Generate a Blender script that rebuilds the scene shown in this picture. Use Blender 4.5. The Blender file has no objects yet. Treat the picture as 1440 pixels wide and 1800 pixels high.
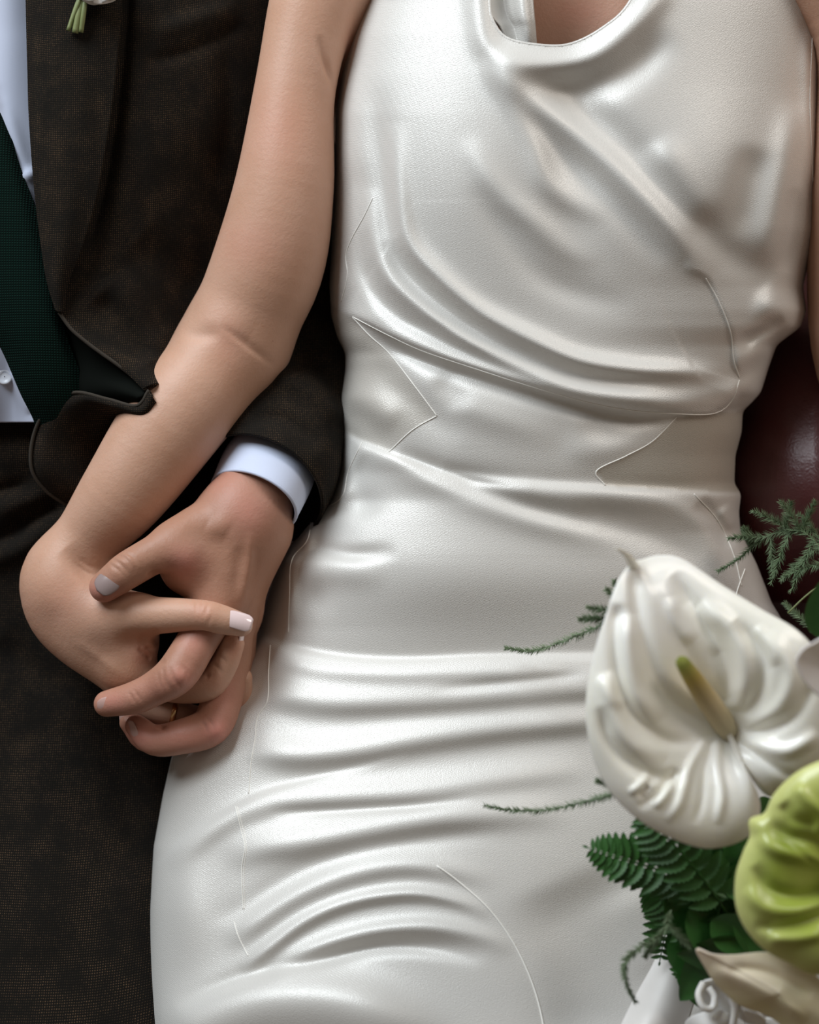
import bpy, math, random
import numpy as np
from mathutils import Vector, Matrix
import openvdb

# ------------------------------------------------------------------ frame of reference
# Everything is built at real size.  u = to the right, v = up the sitters' bodies, w = off their laps.
# The sitters lean back on a sofa; the (u, v, w) frame is tilted 52 degrees against the floor.
S, D = 2900.0, 1.035
EL = math.radians(52)
CE, SE = math.cos(EL), math.sin(EL)
Z0 = 0.68

def uvw2world(a):
    a = np.asarray(a, float)
    u, v, w = a[..., 0], a[..., 1], a[..., 2]
    return np.stack([u, v * SE - w * CE, Z0 + v * CE + w * SE], -1)

def Q(px, py, w):
    """position in (u, v, w) metres; w in mm"""
    px, py, w = np.broadcast_arrays(np.asarray(px, float), np.asarray(py, float), np.asarray(w, float))
    k = (D - w / 1000.0) / D
    return np.stack([(px - 720.0) / S * k, (900.0 - py) / S * k, w / 1000.0], -1)

def unpx(q):
    k = D / (D - q[..., 2])
    return q[..., 0] * k * S + 720, 900 - q[..., 1] * k * S

def P(px, py, w):
    return uvw2world(Q(px, py, w))

def rad(rpx, w):
    return rpx / S * (D - w / 1000.0) / D

def dirw(u, v, w):
    """direction (u,v,w) -> world"""
    o = uvw2world(np.array([0., 0, 0])); return Vector(uvw2world(np.array([u, v, w], float)) - o)

# ------------------------------------------------------------------ camera, world, lights, exposure
scene = bpy.context.scene
COL = scene.collection
cd = bpy.data.cameras.new('camera'); cam = bpy.data.objects.new('camera', cd); COL.objects.link(cam)
cd.sensor_fit = 'HORIZONTAL'; cd.sensor_width = 24.0
cd.lens = 24.0 * D / (1440.0 / S)
cam.location = Vector(uvw2world(np.array([0, 0, D])))
cam.rotation_euler = (math.pi / 2 - EL, 0, 0)
cd.clip_start = 0.05
cd.dof.use_dof = True; cd.dof.focus_distance = D - 0.020; cd.dof.aperture_fstop = 3.2
scene.camera = cam

wd = bpy.data.worlds.new('room_light'); scene.world = wd; wd.use_nodes = True
bg = wd.node_tree.nodes['Background']; bg.inputs[0].default_value = (1.0, 0.83, 0.68, 1); bg.inputs[1].default_value = 0.12

def area(name, loc, target, sx, sy, power, col):
    l = bpy.data.lights.new(name, 'AREA'); l.shape = 'RECTANGLE'; l.size = sx; l.size_y = sy
    l.energy = power; l.color = col
    o = bpy.data.objects.new(name, l); COL.objects.link(o)
    a = Vector(uvw2world(np.array(loc, float))); b = Vector(uvw2world(np.array(target, float)))
    o.location = a; o.rotation_euler = (b - a).to_track_quat('-Z', 'Y').to_euler()
    return o
area('window_light', (-0.90, 1.42, 0.92), (0.0, 0.0, 0), 1.3, 0.9, 42, (0.87, 0.945, 1.0))
area('side_fill_light', (1.4, 1.3, 1.0), (0.2, 0, 0), 0.6, 0.9, 12.0, (1.0, 0.93, 0.86))  # added warm fill from the right to lift the leather highlight, no window there

vs = scene.view_settings
vs.view_transform = 'Standard'; vs.look = 'None'; vs.gamma = 1.0; vs.use_curve_mapping = False
vs.exposure = 0.15

# ------------------------------------------------------------------ materials
def mat(name, base=(.5, .5, .5), rough=.5, **kw):
    m = bpy.data.materials.new(name); m.use_nodes = True
    nt = m.node_tree; b = nt.nodes['Principled BSDF']
    b.inputs['Base Color'].default_value = (*base, 1); b.inputs['Roughness'].default_value = rough
    for k, v in kw.items():
        b.inputs[k.replace('_', ' ')].default_value = v
    return m, nt, b

def N(nt, t, **kw):
    n = nt.nodes.new(t)
    for k, v in kw.items():
        if k.startswith('i_'):
            n.inputs[k[2:].replace('_', ' ')].default_value = v
        else:
            setattr(n, k, v)
    return n

def ramp(nt, src, stops):
    r = nt.nodes.new('ShaderNodeValToRGB'); e = r.color_ramp.elements
    while len(e) < len(stops): e.new(0.5)
    for el, (p, c) in zip(e, stops):
        el.position = p; el.color = (*c, 1)
    nt.links.new(src, r.inputs[0]); return r

def bump(nt, b, src, strength, dist, prev=None):
    bp = N(nt, 'ShaderNodeBump'); bp.inputs['Strength'].default_value = strength; bp.inputs['Distance'].default_value = dist
    nt.links.new(src, bp.inputs['Height'])
    if prev: nt.links.new(prev.outputs[0], bp.inputs['Normal'])
    nt.links.new(bp.outputs[0], b.inputs['Normal']); return bp

def coords(nt, rot=(0, 0, 0), scale=(1, 1, 1)):
    tc = N(nt, 'ShaderNodeTexCoord'); mp = N(nt, 'ShaderNodeMapping')
    mp.inputs['Rotation'].default_value = rot; mp.inputs['Scale'].default_value = scale
    nt.links.new(tc.outputs['Object'], mp.inputs[0]); return mp.outputs[0]

# satin
def satin_mat(name, base, rough):
    m, nt, b = mat(name, base, rough)
    b.inputs['Specular IOR Level'].default_value = 0.6; b.inputs['Metallic'].default_value = 0.12
    b.inputs['Sheen Weight'].default_value = 0.08; b.inputs['Sheen Roughness'].default_value = 0.4
    co = coords(nt, (EL - math.pi / 2, 0, math.radians(22)))
    wv = N(nt, 'ShaderNodeTexWave', i_Scale=330.0, i_Distortion=1.2, i_Detail=1.0, bands_direction='Y')
    nt.links.new(co, wv.inputs['Vector'])
    nz = N(nt, 'ShaderNodeTexNoise', i_Scale=1500.0, i_Detail=1.0); nt.links.new(co, nz.inputs['Vector'])
    b1 = bump(nt, b, wv.outputs['Fac'], 0.10, 0.0004)
    bump(nt, b, nz.outputs['Fac'], 0.45, 0.0004, b1)
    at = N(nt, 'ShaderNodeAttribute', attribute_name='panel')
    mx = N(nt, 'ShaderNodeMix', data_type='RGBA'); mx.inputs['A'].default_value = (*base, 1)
    mx.inputs['B'].default_value = (base[0] * .70, base[1] * .66, base[2] * .60, 1)  # panels cut on another grain: their duller sheen is put into the colour
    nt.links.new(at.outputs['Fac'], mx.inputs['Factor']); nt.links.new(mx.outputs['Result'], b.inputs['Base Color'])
    return m
SATIN = satin_mat('ivory_satin', (0.665, 0.645, 0.61), 0.43)
SEAM, _, _ = mat('satin_seam', (0.88, 0.86, 0.81), 0.6)

def skin_mat(name, c1, c2, red):
    m, nt, b = mat(name, c1, 0.50)
    b.inputs['Subsurface Weight'].default_value = 0.12
    b.inputs['Subsurface Radius'].default_value = (1.0, 0.35, 0.2)
    b.inputs['Subsurface Scale'].default_value = 0.006
    b.inputs['Specular IOR Level'].default_value = 0.38
    co = coords(nt)
    nz = N(nt, 'ShaderNodeTexNoise', i_Scale=28.0, i_Detail=4.0, i_Roughness=.6); nt.links.new(co, nz.inputs['Vector'])
    r = ramp(nt, nz.outputs['Fac'], [(0.35, c1), (0.68, c2)])
    at = N(nt, 'ShaderNodeAttribute', attribute_name='flush')
    mx = N(nt, 'ShaderNodeMix', data_type='RGBA'); mx.inputs['B'].default_value = (*red, 1)
    nt.links.new(at.outputs['Fac'], mx.inputs['Factor']); nt.links.new(r.outputs[0], mx.inputs['A'])
    n3 = N(nt, 'ShaderNodeTexVoronoi', i_Scale=45.0); nt.links.new(co, n3.inputs['Vector'])
    sp = ramp(nt, n3.outputs['Distance'], [(0.0, (.35, .2, .15)), (0.035, (1, 1, 1))])
    m2 = N(nt, 'ShaderNodeMix', data_type='RGBA', blend_type='MULTIPLY'); m2.inputs['Factor'].default_value = 0.35
    nt.links.new(mx.outputs['Result'], m2.inputs['A']); nt.links.new(sp.outputs[0], m2.inputs['B'])
    nt.links.new(m2.outputs['Result'], b.inputs['Base Color'])
    v = N(nt, 'ShaderNodeTexVoronoi', i_Scale=900.0); nt.links.new(co, v.inputs['Vector'])
    n2 = N(nt, 'ShaderNodeTexNoise', i_Scale=420.0, i_Detail=4.0); nt.links.new(co, n2.inputs['Vector'])
    b1 = bump(nt, b, v.outputs['Distance'], 0.10, 0.0005)
    bump(nt, b, n2.outputs['Fac'], 0.22, 0.0008, b1)
    return m
SKIN_F = skin_mat('fair_skin', (0.51, 0.29, 0.195), (0.555, 0.33, 0.235), (0.56, 0.235, 0.165))
SKIN_M = skin_mat('tanned_skin', (0.36, 0.18, 0.115), (0.41, 0.215, 0.145), (0.56, 0.235, 0.185))

def tweed_mat(name, dark, mid, speck, scale):
    m, nt, b = mat(name, dark, 0.95)
    b.inputs['Specular IOR Level'].default_value = 0.15
    b.inputs['Sheen Weight'].default_value = 0.02; b.inputs['Sheen Roughness'].default_value = 0.6
    b.inputs['Sheen Tint'].default_value = (0.6, 0.45, 0.32, 1)
    co = coords(nt, (EL - math.pi / 2, 0, 0))
    w1 = N(nt, 'ShaderNodeTexWave', i_Scale=scale, i_Distortion=1.5, i_Detail=1.0, bands_direction='X')
    w2 = N(nt, 'ShaderNodeTexWave', i_Scale=scale, i_Distortion=1.5, i_Detail=1.0, bands_direction='Y')
    nt.links.new(co, w1.inputs['Vector']); nt.links.new(co, w2.inputs['Vector'])
    mu = N(nt, 'ShaderNodeMath', operation='MULTIPLY'); nt.links.new(w1.outputs['Fac'], mu.inputs[0]); nt.links.new(w2.outputs['Fac'], mu.inputs[1])
    nz = N(nt, 'ShaderNodeTexNoise', i_Scale=1100.0, i_Detail=2.0); nt.links.new(co, nz.inputs['Vector'])
    n2 = N(nt, 'ShaderNodeTexNoise', i_Scale=60.0, i_Detail=3.0); nt.links.new(co, n2.inputs['Vector'])
    m3 = N(nt, 'ShaderNodeMath', operation='MULTIPLY'); nt.links.new(mu.outputs[0], m3.inputs[0]); nt.links.new(nz.outputs['Fac'], m3.inputs[1])
    m4 = N(nt, 'ShaderNodeMath', operation='MULTIPLY'); nt.links.new(m3.outputs[0], m4.inputs[0]); nt.links.new(n2.outputs['Fac'], m4.inputs[1])
    r = ramp(nt, m4.outputs[0], [(0.03, dark), (0.15, mid), (0.32, speck)])
    nt.links.new(r.outputs[0], b.inputs['Base Color'])
    bump(nt, b, mu.outputs[0], 0.35, 0.0006)
    return m
TWEED = tweed_mat('brown_tweed', (0.0055, 0.0046, 0.0036), (0.017, 0.0125, 0.0085), (0.115, 0.068, 0.036), 290)
TROUSER = tweed_mat('brown_trouser_cloth', (0.0045, 0.0038, 0.0030), (0.013, 0.0095, 0.0065), (0.10, 0.060, 0.033), 230)
TWEED_EDGE, _nt, _b = mat('tweed_edge', (0.035, 0.027, 0.019), 0.95)
bump(_nt, _b, N(_nt, 'ShaderNodeTexNoise', i_Scale=900.0).outputs['Fac'], .4, .0006)

def cloth_mat(name, base, rough, scale=500, st=.2, var=.1):
    m, nt, b = mat(name, base, rough)
    co = coords(nt, (EL - math.pi / 2, 0, 0))
    w1 = N(nt, 'ShaderNodeTexWave', i_Scale=scale, bands_direction='X'); w2 = N(nt, 'ShaderNodeTexWave', i_Scale=scale, bands_direction='Y')
    nt.links.new(co, w1.inputs['Vector']); nt.links.new(co, w2.inputs['Vector'])
    mu = N(nt, 'ShaderNodeMath', operation='MULTIPLY'); nt.links.new(w1.outputs['Fac'], mu.inputs[0]); nt.links.new(w2.outputs['Fac'], mu.inputs[1])
    r = ramp(nt, mu.outputs[0], [(0.0, tuple(c * (1 - var) for c in base)), (1.0, tuple(c * (1 + var) for c in base))])
    nt.links.new(r.outputs[0], b.inputs['Base Color'])
    bump(nt, b, mu.outputs[0], st, .0005)
    return m
SHIRT = cloth_mat('pale_blue_shirt_cotton', (0.56, 0.61, 0.76), 0.8, 600, .1, .03)
TIE = cloth_mat('dark_green_knit', (0.0012, 0.013, 0.009), 0.95, 210, .8, .7)
TIE.node_tree.nodes['Principled BSDF'].inputs['Specular IOR Level'].default_value = .12
LINING, _, _ = mat('dark_lining', (0.004, 0.005, 0.004), 0.95, Specular_IOR_Level=0.08)
RIBBON = cloth_mat('white_ribbon_satin', (0.66, 0.63, 0.60), 0.42, 700, .1, .02)

LEATHER, nt, b = mat('oxblood_leather', (0.085, 0.010, 0.012), 0.42)
b.inputs['Specular IOR Level'].default_value = 0.8
co = coords(nt)
v1 = N(nt, 'ShaderNodeTexVoronoi', i_Scale=420.0, feature='DISTANCE_TO_EDGE'); nt.links.new(co, v1.inputs['Vector'])
n1 = N(nt, 'ShaderNodeTexNoise', i_Scale=160.0, i_Detail=6.0); nt.links.new(co, n1.inputs['Vector'])
n2 = N(nt, 'ShaderNodeTexNoise', i_Scale=7.0, i_Detail=4.0); nt.links.new(co, n2.inputs['Vector'])
r = ramp(nt, n2.outputs['Fac'], [(0.3, (0.055, 0.006, 0.008)), (0.7, (0.11, 0.014, 0.016))]); nt.links.new(r.outputs[0], b.inputs['Base Color'])
b1 = bump(nt, b, v1.outputs['Distance'], 0.25, 0.0008); bump(nt, b, n1.outputs['Fac'], 0.35, 0.0012, b1)

def petal_mat(name, c1, c2, rough=.3, sss=.2, scale=18, spec=.5, rim=None):
    m, nt, b = mat(name, c1, rough)
    b.inputs['Subsurface Weight'].default_value = sss; b.inputs['Subsurface Scale'].default_value = 0.004
    b.inputs['Subsurface Radius'].default_value = (1, .9, .6); b.inputs['Specular IOR Level'].default_value = spec
    co = coords(nt)
    nz = N(nt, 'ShaderNodeTexNoise', i_Scale=float(scale), i_Detail=4.0); nt.links.new(co, nz.inputs['Vector'])
    r = ramp(nt, nz.outputs['Fac'], [(0.35, c1), (0.65, c2)])
    if rim:
        at = N(nt, 'ShaderNodeAttribute', attribute_name='rim'); mx = N(nt, 'ShaderNodeMix', data_type='RGBA'); mx.inputs['B'].default_value = (*rim, 1)
        nt.links.new(at.outputs['Fac'], mx.inputs['Factor']); nt.links.new(r.outputs[0], mx.inputs['A']); nt.links.new(mx.outputs['Result'], b.inputs['Base Color'])
    else: nt.links.new(r.outputs[0], b.inputs['Base Color'])
    n2 = N(nt, 'ShaderNodeTexNoise', i_Scale=220.0, i_Detail=3.0); nt.links.new(co, n2.inputs['Vector'])
    bump(nt, b, n2.outputs['Fac'], .12, .0008)
    return m
WHITE_SPATHE = petal_mat('white_anthurium_wax', (0.86, 0.84, 0.74), (0.93, 0.91, 0.84), .26)
GREEN_SPATHE = petal_mat('green_anthurium_wax', (0.27, 0.34, 0.045), (0.42, 0.48, 0.10), .3, rim=(0.60, 0.62, 0.24))
CREAM_PETAL = petal_mat('cream_petal', (0.78, 0.72, 0.46), (0.80, 0.62, 0.52), .5, .3, 14)
WHITE_PETAL = petal_mat('white_petal', (0.72, 0.70, 0.67), (0.78, 0.76, 0.72), .55, .3)
LILAC_PETAL = petal_mat('pale_lilac_petal', (0.60, 0.55, 0.53), (0.70, 0.66, 0.63), .5, .3)
FERN = petal_mat('fern_green', (0.022, 0.085, 0.016), (0.045, 0.14, 0.03), .42, 0, 40, .4)
LEAF = petal_mat('glossy_leaf_green', (0.018, 0.075, 0.014), (0.040, 0.13, 0.028), .3, 0, 30)
ASPAR = petal_mat('asparagus_fern_green', (0.10, 0.15, 0.075), (0.15, 0.20, 0.11), .7, 0, 40, .3)
STEM = petal_mat('stem_green', (0.13, 0.16, 0.06), (0.20, 0.23, 0.09), .5, 0, 60)
GOLD, _, _ = mat('gold', (0.78, 0.50, 0.24), 0.18, Metallic=1.0)
NAIL_P, _, _ = mat('pale_pink_nail_varnish', (0.74, 0.58, 0.57), 0.12, Coat_Weight=0.7)
NAIL_F, _, _ = mat('pink_nail', (0.66, 0.44, 0.40), 0.28)
NAIL_M, _, _ = mat('natural_nail', (0.50, 0.31, 0.27), 0.33)
NAIL_D, _, _ = mat('bruised_nail', (0.30, 0.225, 0.215), 0.30)
BUTTON, _, _ = mat('pearl_button', (0.6, 0.62, 0.68), 0.25)
WOOD, nt, b = mat('dark_wood', (0.05, 0.022, 0.012), 0.4)
FLOORM, nt, b = mat('oak_floor', (0.14, 0.08, 0.045), 0.45)
wv = N(nt, 'ShaderNodeTexWave', i_Scale=3.0, i_Distortion=6.0); r = ramp(nt, wv.outputs['Fac'], [(0.2, (.10, .055, .03)), (.8, (.17, .10, .055))]); nt.links.new(r.outputs[0], b.inputs['Base Color'])

SPADIX, nt, b = mat('spadix', (0.6, 0.55, 0.3), 0.5)
at = N(nt, 'ShaderNodeAttribute', attribute_name='along')
r = ramp(nt, at.outputs['Fac'], [(0.0, (0.66, 0.60, 0.42)), (0.42, (0.66, 0.52, 0.28)), (0.62, (0.50, 0.36, 0.07)), (0.78, (0.27, 0.29, 0.035)), (1.0, (0.20, 0.22, 0.03))])
nt.links.new(r.outputs[0], b.inputs['Base Color'])
vo = N(nt, 'ShaderNodeTexVoronoi', i_Scale=900.0); bump(nt, b, vo.outputs['Distance'], .5, .0008)

# ------------------------------------------------------------------ object helpers
def empty(name, px, py, w, label, cat, group=None):
    o = bpy.data.objects.new(name, None); COL.objects.link(o); o.empty_display_size = .05
    o.location = Vector(P(px, py, w)); o['label'] = label; o['category'] = cat
    if group: o['group'] = group
    return o

def link(name, me, m, parent=None, smooth=True, label=None, kind=None):
    me.materials.append(m)
    if smooth:
        me.polygons.foreach_set('use_smooth', np.ones(len(me.polygons), bool))
    o = bpy.data.objects.new(name, me); COL.objects.link(o)
    if parent is not None:
        o.parent = parent      # things are unrotated Empties; parts carry their shape in world coordinates
        o.matrix_parent_inverse = Matrix.Translation(-parent.location) if parent.type == 'EMPTY' else Matrix.Identity(4)
    if label: o['label'] = label
    if kind: o['kind'] = kind
    return o

def mesh(name, verts, faces):
    me = bpy.data.meshes.new(name)
    verts = np.ascontiguousarray(verts, np.float32).reshape(-1, 3)
    faces = np.asarray(faces)
    n, k = faces.shape
    me.vertices.add(len(verts)); me.vertices.foreach_set('co', verts.ravel())
    me.loops.add(n * k); me.loops.foreach_set('vertex_index', faces.astype(np.int32).ravel())
    me.polygons.add(n); me.polygons.foreach_set('loop_start', np.arange(0, n * k, k, dtype=np.int32))
    me.polygons.foreach_set('loop_total', np.full(n, k, np.int32))
    me.update(calc_edges=True)
    return me

def attr(me, name, vals):
    a = me.attributes.new(name, 'FLOAT', 'POINT'); a.data.foreach_set('value', np.asarray(vals, np.float32))

def grid_faces(ny, nx, wrap=False, keep=None, flip=False):
    i, j = np.meshgrid(np.arange(ny - 1), np.arange(nx if wrap else nx - 1), indexing='ij')
    j2 = (j + 1) % nx
    f = np.stack([i * nx + j, (i + 1) * nx + j, (i + 1) * nx + j2, i * nx + j2], -1)
    if keep is not None: f = f[keep]
    f = f.reshape(-1, 4)
    return f[:, ::-1] if flip else f

def crom(pts, n, closed=False):
    """Catmull-Rom through pts (k, dim), n samples spaced evenly in parameter"""
    p = np.asarray(pts, float); k = len(p)
    if closed:
        t = np.linspace(0, k, n, endpoint=False); idx = lambda a: p[a % k]
    else:
        if k == 2: return p[0] + (p[1] - p[0]) * np.linspace(0, 1, n)[:, None].reshape((n,) + (1,) * (p.ndim - 1))
        t = np.linspace(0, k - 1, n); q = np.concatenate([[2 * p[0] - p[1]], p, [2 * p[-1] - p[-2]]])
        idx = lambda a: q[np.clip(a + 1, 0, k + 1)]
    i = np.floor(t).astype(int)
    if not closed: i = np.minimum(i, k - 2)
    f = (t - i).reshape((n,) + (1,) * (p.ndim - 1))
    a, b_, c, d = idx(i - 1), idx(i), idx(i + 1), idx(i + 2)
    return .5 * ((2 * b_) + (c - a) * f + (2 * a - 5 * b_ + 4 * c - d) * f ** 2 + (3 * b_ - a - 3 * c + d) * f ** 3)

def even(pts, n, closed=False):
    c = crom(pts, max(n * 3, 60), closed)
    if closed: c = np.concatenate([c, c[:1]])
    s = np.concatenate([[0], np.cumsum(np.linalg.norm(np.diff(c[:, :2], axis=0), axis=1))])
    t = np.linspace(0, s[-1], n + 1 if closed else n)
    if closed: t = t[:-1]
    return np.stack([np.interp(t, s, c[:, i]) for i in range(c.shape[1])], -1)

def sdist(X, Y, c):
    """signed distance (positive below a left-to-right line) and arclength fraction to polyline c"""
    best = np.full(X.shape, 1e9); sg = np.ones(X.shape); fr = np.zeros(X.shape)
    seg = np.linalg.norm(np.diff(c[:, :2], axis=0), axis=1); L = seg.sum(); acc = 0
    for a, b_, l in zip(c[:-1], c[1:], seg):
        if l < 1e-9: continue
        dx, dy = b_[0] - a[0], b_[1] - a[1]
        t = ((X - a[0]) * dx + (Y - a[1]) * dy) / (l * l)
        tc = np.clip(t, 0, 1)
        d = np.hypot(X - a[0] - tc * dx, Y - a[1] - tc * dy)
        cr = dx * (Y - a[1]) - dy * (X - a[0])
        m = d < best - 1e-9
        best[m] = d[m]; sg[m] = np.sign(cr[m]); fr[m] = (acc + tc[m] * l) / L
        acc += l
    return best * sg, fr

def strokes(X, Y, lst):
    """sum of fold profiles.  each: (kind, amp_mm, w_above, w_below, points, taper0, taper1)"""
    H = np.zeros(X.shape)
    for st in lst:
        kind, amp, wa, wb, pts = st[:5]
        t0, t1 = (st[5], st[6]) if len(st) > 5 else (.25, .25)
        pts = np.asarray(pts, float)
        c = crom(pts, max(8, 5 * len(pts))) if len(pts) > 1 else pts
        R = 3.2 * max(wa, wb)
        m = (X > c[:, 0].min() - R) & (X < c[:, 0].max() + R) & (Y > c[:, 1].min() - R) & (Y < c[:, 1].max() + R)
        if not m.any(): continue
        x, y = X[m], Y[m]
        if len(pts) == 1:
            H[m] += amp * np.exp(-((x - pts[0, 0]) / wa) ** 2 - ((y - pts[0, 1]) / wb) ** 2); continue
        d, f = sdist(x, y, c)
        tp = np.ones_like(f)
        if t0 > 0: tp *= np.sin(np.clip(f / t0, 0, 1) * math.pi / 2) ** 1.0
        if t1 > 0: tp *= np.sin(np.clip((1 - f) / t1, 0, 1) * math.pi / 2) ** 1.0
        if kind == 'g':
            H[m] += amp * tp * np.exp(-(d / np.where(d < 0, wa, wb)) ** 2)
        elif kind == 's':    # step: the side above stands proud, fading over wa; sharp edge wb px wide
            H[m] += amp * tp * np.exp(-np.clip(-d, 0, None) / wa) / (1 + np.exp(np.clip(d / wb, -30, 30)))
    return H

def patch(name, ctrl, nu, nv, m, parent=None, folds=None, thick=0.0, label=None, kind=None):
    """smooth sheet through a grid of (px,py,w) control points, with real thickness"""
    c = np.asarray(ctrl, float)
    g = crom(c, nv); g = np.swapaxes(crom(np.swapaxes(g, 0, 1), nu), 0, 1)
    if folds: g[..., 2] += strokes(g[..., 0], g[..., 1], folds)
    v = P(g[..., 0], g[..., 1], g[..., 2])
    me = mesh(name, v, grid_faces(nv, nu))
    o = link(name, me, m, parent, label=label, kind=kind)
    if thick:
        s = o.modifiers.new('thickness', 'SOLIDIFY'); s.thickness = thick; s.offset = 0
    return o, g

def tube(name, pts, r, m, parent=None, seg=6, n=None, taper=False, label=None, world=False, squash=1.0):
    """pts: (k,3) px,py,w (or world); r metres scalar or array"""
    w = np.asarray(pts, float) if world else P(np.asarray(pts, float)[:, 0], np.asarray(pts, float)[:, 1], np.asarray(pts, float)[:, 2])
    if n: w = crom(w, n)
    k = len(w); rr = np.broadcast_to(np.asarray(r, float), (k,)) if np.ndim(r) == 0 or len(np.atleast_1d(r)) == k else np.interp(np.linspace(0, 1, k), np.linspace(0, 1, len(r)), r)
    t = np.gradient(w, axis=0); t /= np.linalg.norm(t, axis=1)[:, None] + 1e-12
    up = np.array(dirw(0, 0, 1)); a = np.cross(t, up); a /= np.linalg.norm(a, axis=1)[:, None] + 1e-9
    b_ = np.cross(a, t)
    ang = np.linspace(0, 2 * math.pi, seg, endpoint=False)
    v = w[:, None] + rr[:, None, None] * (np.cos(ang)[None, :, None] * a[:, None] + squash * np.sin(ang)[None, :, None] * b_[:, None])
    v = np.concatenate([v.reshape(-1, 3), w[:1], w[-1:]])
    f = grid_faces(k, seg, wrap=True)
    j = np.arange(seg); j2 = (j + 1) % seg
    e0 = np.stack([np.full(seg, k * seg), j, j2, j2], -1); e1 = np.stack([np.full(seg, k * seg + 1), (k - 1) * seg + j2, (k - 1) * seg + j, (k - 1) * seg + j], -1)
    me = bpy.data.meshes.new(name)
    me.from_pydata(v.tolist(), [], f.tolist() + [x[:3].tolist() for x in e0] + [x[:3].tolist() for x in e1])
    me.update()
    o = link(name, me, m, parent, label=label)
    return o

def closed_sheet(name, outline, centre, m, parent, nr=70, na=220, zfun=None, thick=.0012, folds=None, label=None):
    """a petal: fan of rays from the centre to a closed outline (px,py,w)"""
    o = even(outline, na, closed=True)
    c = np.array(centre, float)
    t = np.linspace(0.0, 1, nr)[:, None, None] ** .9
    g = c + (o[None] - c) * t
    if zfun is not None: g[..., 2] += zfun(t[..., 0], g[..., 0], g[..., 1])
    if folds: g[..., 2] += .7 * strokes(g[..., 0], g[..., 1], folds)
    v = P(g[..., 0], g[..., 1], g[..., 2])
    me = mesh(name, v, grid_faces(nr, na, wrap=True))
    attr(me, 'rim', np.repeat(np.clip((t[:, 0, 0] - .62) / .38, 0, 1) ** 1.3, na))
    ob = link(name, me, m, parent, label=label)
    s = ob.modifiers.new('thickness', 'SOLIDIFY'); s.thickness = thick; s.offset = 0
    return ob

def surface_z(grid, x, y):
    """height of a patch grid at a picture-plane point (nearest sample)"""
    g = grid.reshape(-1, 3)
    return np.array([g[np.argmin((g[:, 0] - a) ** 2 + (g[:, 1] - b_) ** 2), 2] for a, b_ in zip(np.atleast_1d(x), np.atleast_1d(y))])

# ------------------------------------------------------------------ bodies: implicit surface of tapered limbs
def rc(p, a, b_, ra, rb):
    """exact distance to a round cone"""
    ba = b_ - a; l2 = ba @ ba; rr = ra - rb; a2 = l2 - rr * rr
    if a2 <= 1e-12:
        c, r_ = (a, ra) if ra > rb else (b_, rb)
        return np.sqrt(((p - c) ** 2).sum(-1)) - r_
    pa = p - a; y = pa @ ba; z = y - l2; x2 = np.clip((pa * pa).sum(-1) * l2 - y * y, 0, None) * l2
    y2 = y * y * l2; z2 = z * z * l2; k = np.sign(rr) * rr * rr * x2
    mid = (np.sqrt(x2 * a2 / l2) + y * rr) / l2 - ra
    return np.where(np.sign(z) * a2 * z2 > k, np.sqrt(x2 + z2) / l2 - rb, np.where(np.sign(y) * a2 * y2 < k, np.sqrt(x2 + y2) / l2 - ra, mid))

def smin(a, b_, k):
    h = np.clip(k - np.abs(a - b_), 0, None) / k
    return np.minimum(a, b_) - h * h * k * .25

class Body:
    """masses (each a chain of tapered segments) melt into each other; limbs (fingers) melt only into the mass"""
    def __init__(s, mass, limbs, km=.012, kl=.007, kf=.0008):
        def cv(ch, m):
            c = np.array([np.r_[Q(x, y, w), rad(r_, w)] for x, y, w, r_ in ch])
            return crom(c, (len(c) - 1) * m + 1) if len(c) > 2 else c
        s.mass = [cv(c, 6) for c in mass]; s.limbs = [cv(c, 5) for c in limbs]; s.km, s.kl, s.kf = km, kl, kf
    def seg(s, p, ch, lim):
        out = []
        for A, Bq in zip(ch[:-1], ch[1:]):
            if lim is not None:
                mid = (A[:3] + Bq[:3]) / 2; L = np.linalg.norm(Bq[:3] - A[:3]) / 2 + max(A[3], Bq[3])
                if np.linalg.norm(lim[0] - mid) - L > lim[1]: continue
            out.append(rc(p, A[:3], Bq[:3], A[3], Bq[3]))
        if not out: return None
        d = out[0]
        for x in out[1:]: d = np.minimum(d, x)
        return d
    def f(s, p, lim=None):
        d = None
        for c in s.mass:
            x = s.seg(p, c, lim)
            if x is not None: d = x if d is None else smin(d, x, s.km)
        if d is None: d = np.full(p.shape[:-1], 1.0)
        out = d
        for c in s.limbs:
            x = s.seg(p, c, lim)
            if x is not None: out = np.minimum(out, smin(d, x, s.kl))
        return out
    def build(s, h, B=16):
        allp = np.concatenate(s.mass + s.limbs)
        lo = (allp[:, :3] - allp[:, 3:]).min(0) - 3 * h; hi = (allp[:, :3] + allp[:, 3:]).max(0) + 3 * h
        n = np.ceil((hi - lo) / h / B).astype(int)
        g = openvdb.FloatGrid(h * 4)
        I = np.stack(np.meshgrid(*[np.arange(n[i]) for i in range(3)], indexing='ij'), -1).reshape(-1, 3)
        ctr = lo + (I * B + (B - 1) / 2) * h
        d = s.f(ctr); half = B * h * .5 * 1.7321 + h
        loc = np.stack(np.meshgrid(*[np.arange(B)] * 3, indexing='ij'), -1)
        for ijk, dd, cc_ in zip(I, d, ctr):
            o = ijk * B
            if dd < -half:
                g.fill(tuple(int(q) for q in o), tuple(int(q) for q in o + B - 1), -h * 4, True)
            elif dd < half + .004:
                v = s.f(lo + (o + loc) * h, (cc_, abs(dd) + 2 * half + .016)).astype(np.float32)
                g.copyFromArray(np.clip(v, -4 * h, 4 * h), ijk=tuple(int(q) for q in o))
        pts, quads = g.convertToQuads(0.0)
        return np.asarray(pts, float) * h + lo, np.asarray(quads)

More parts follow.
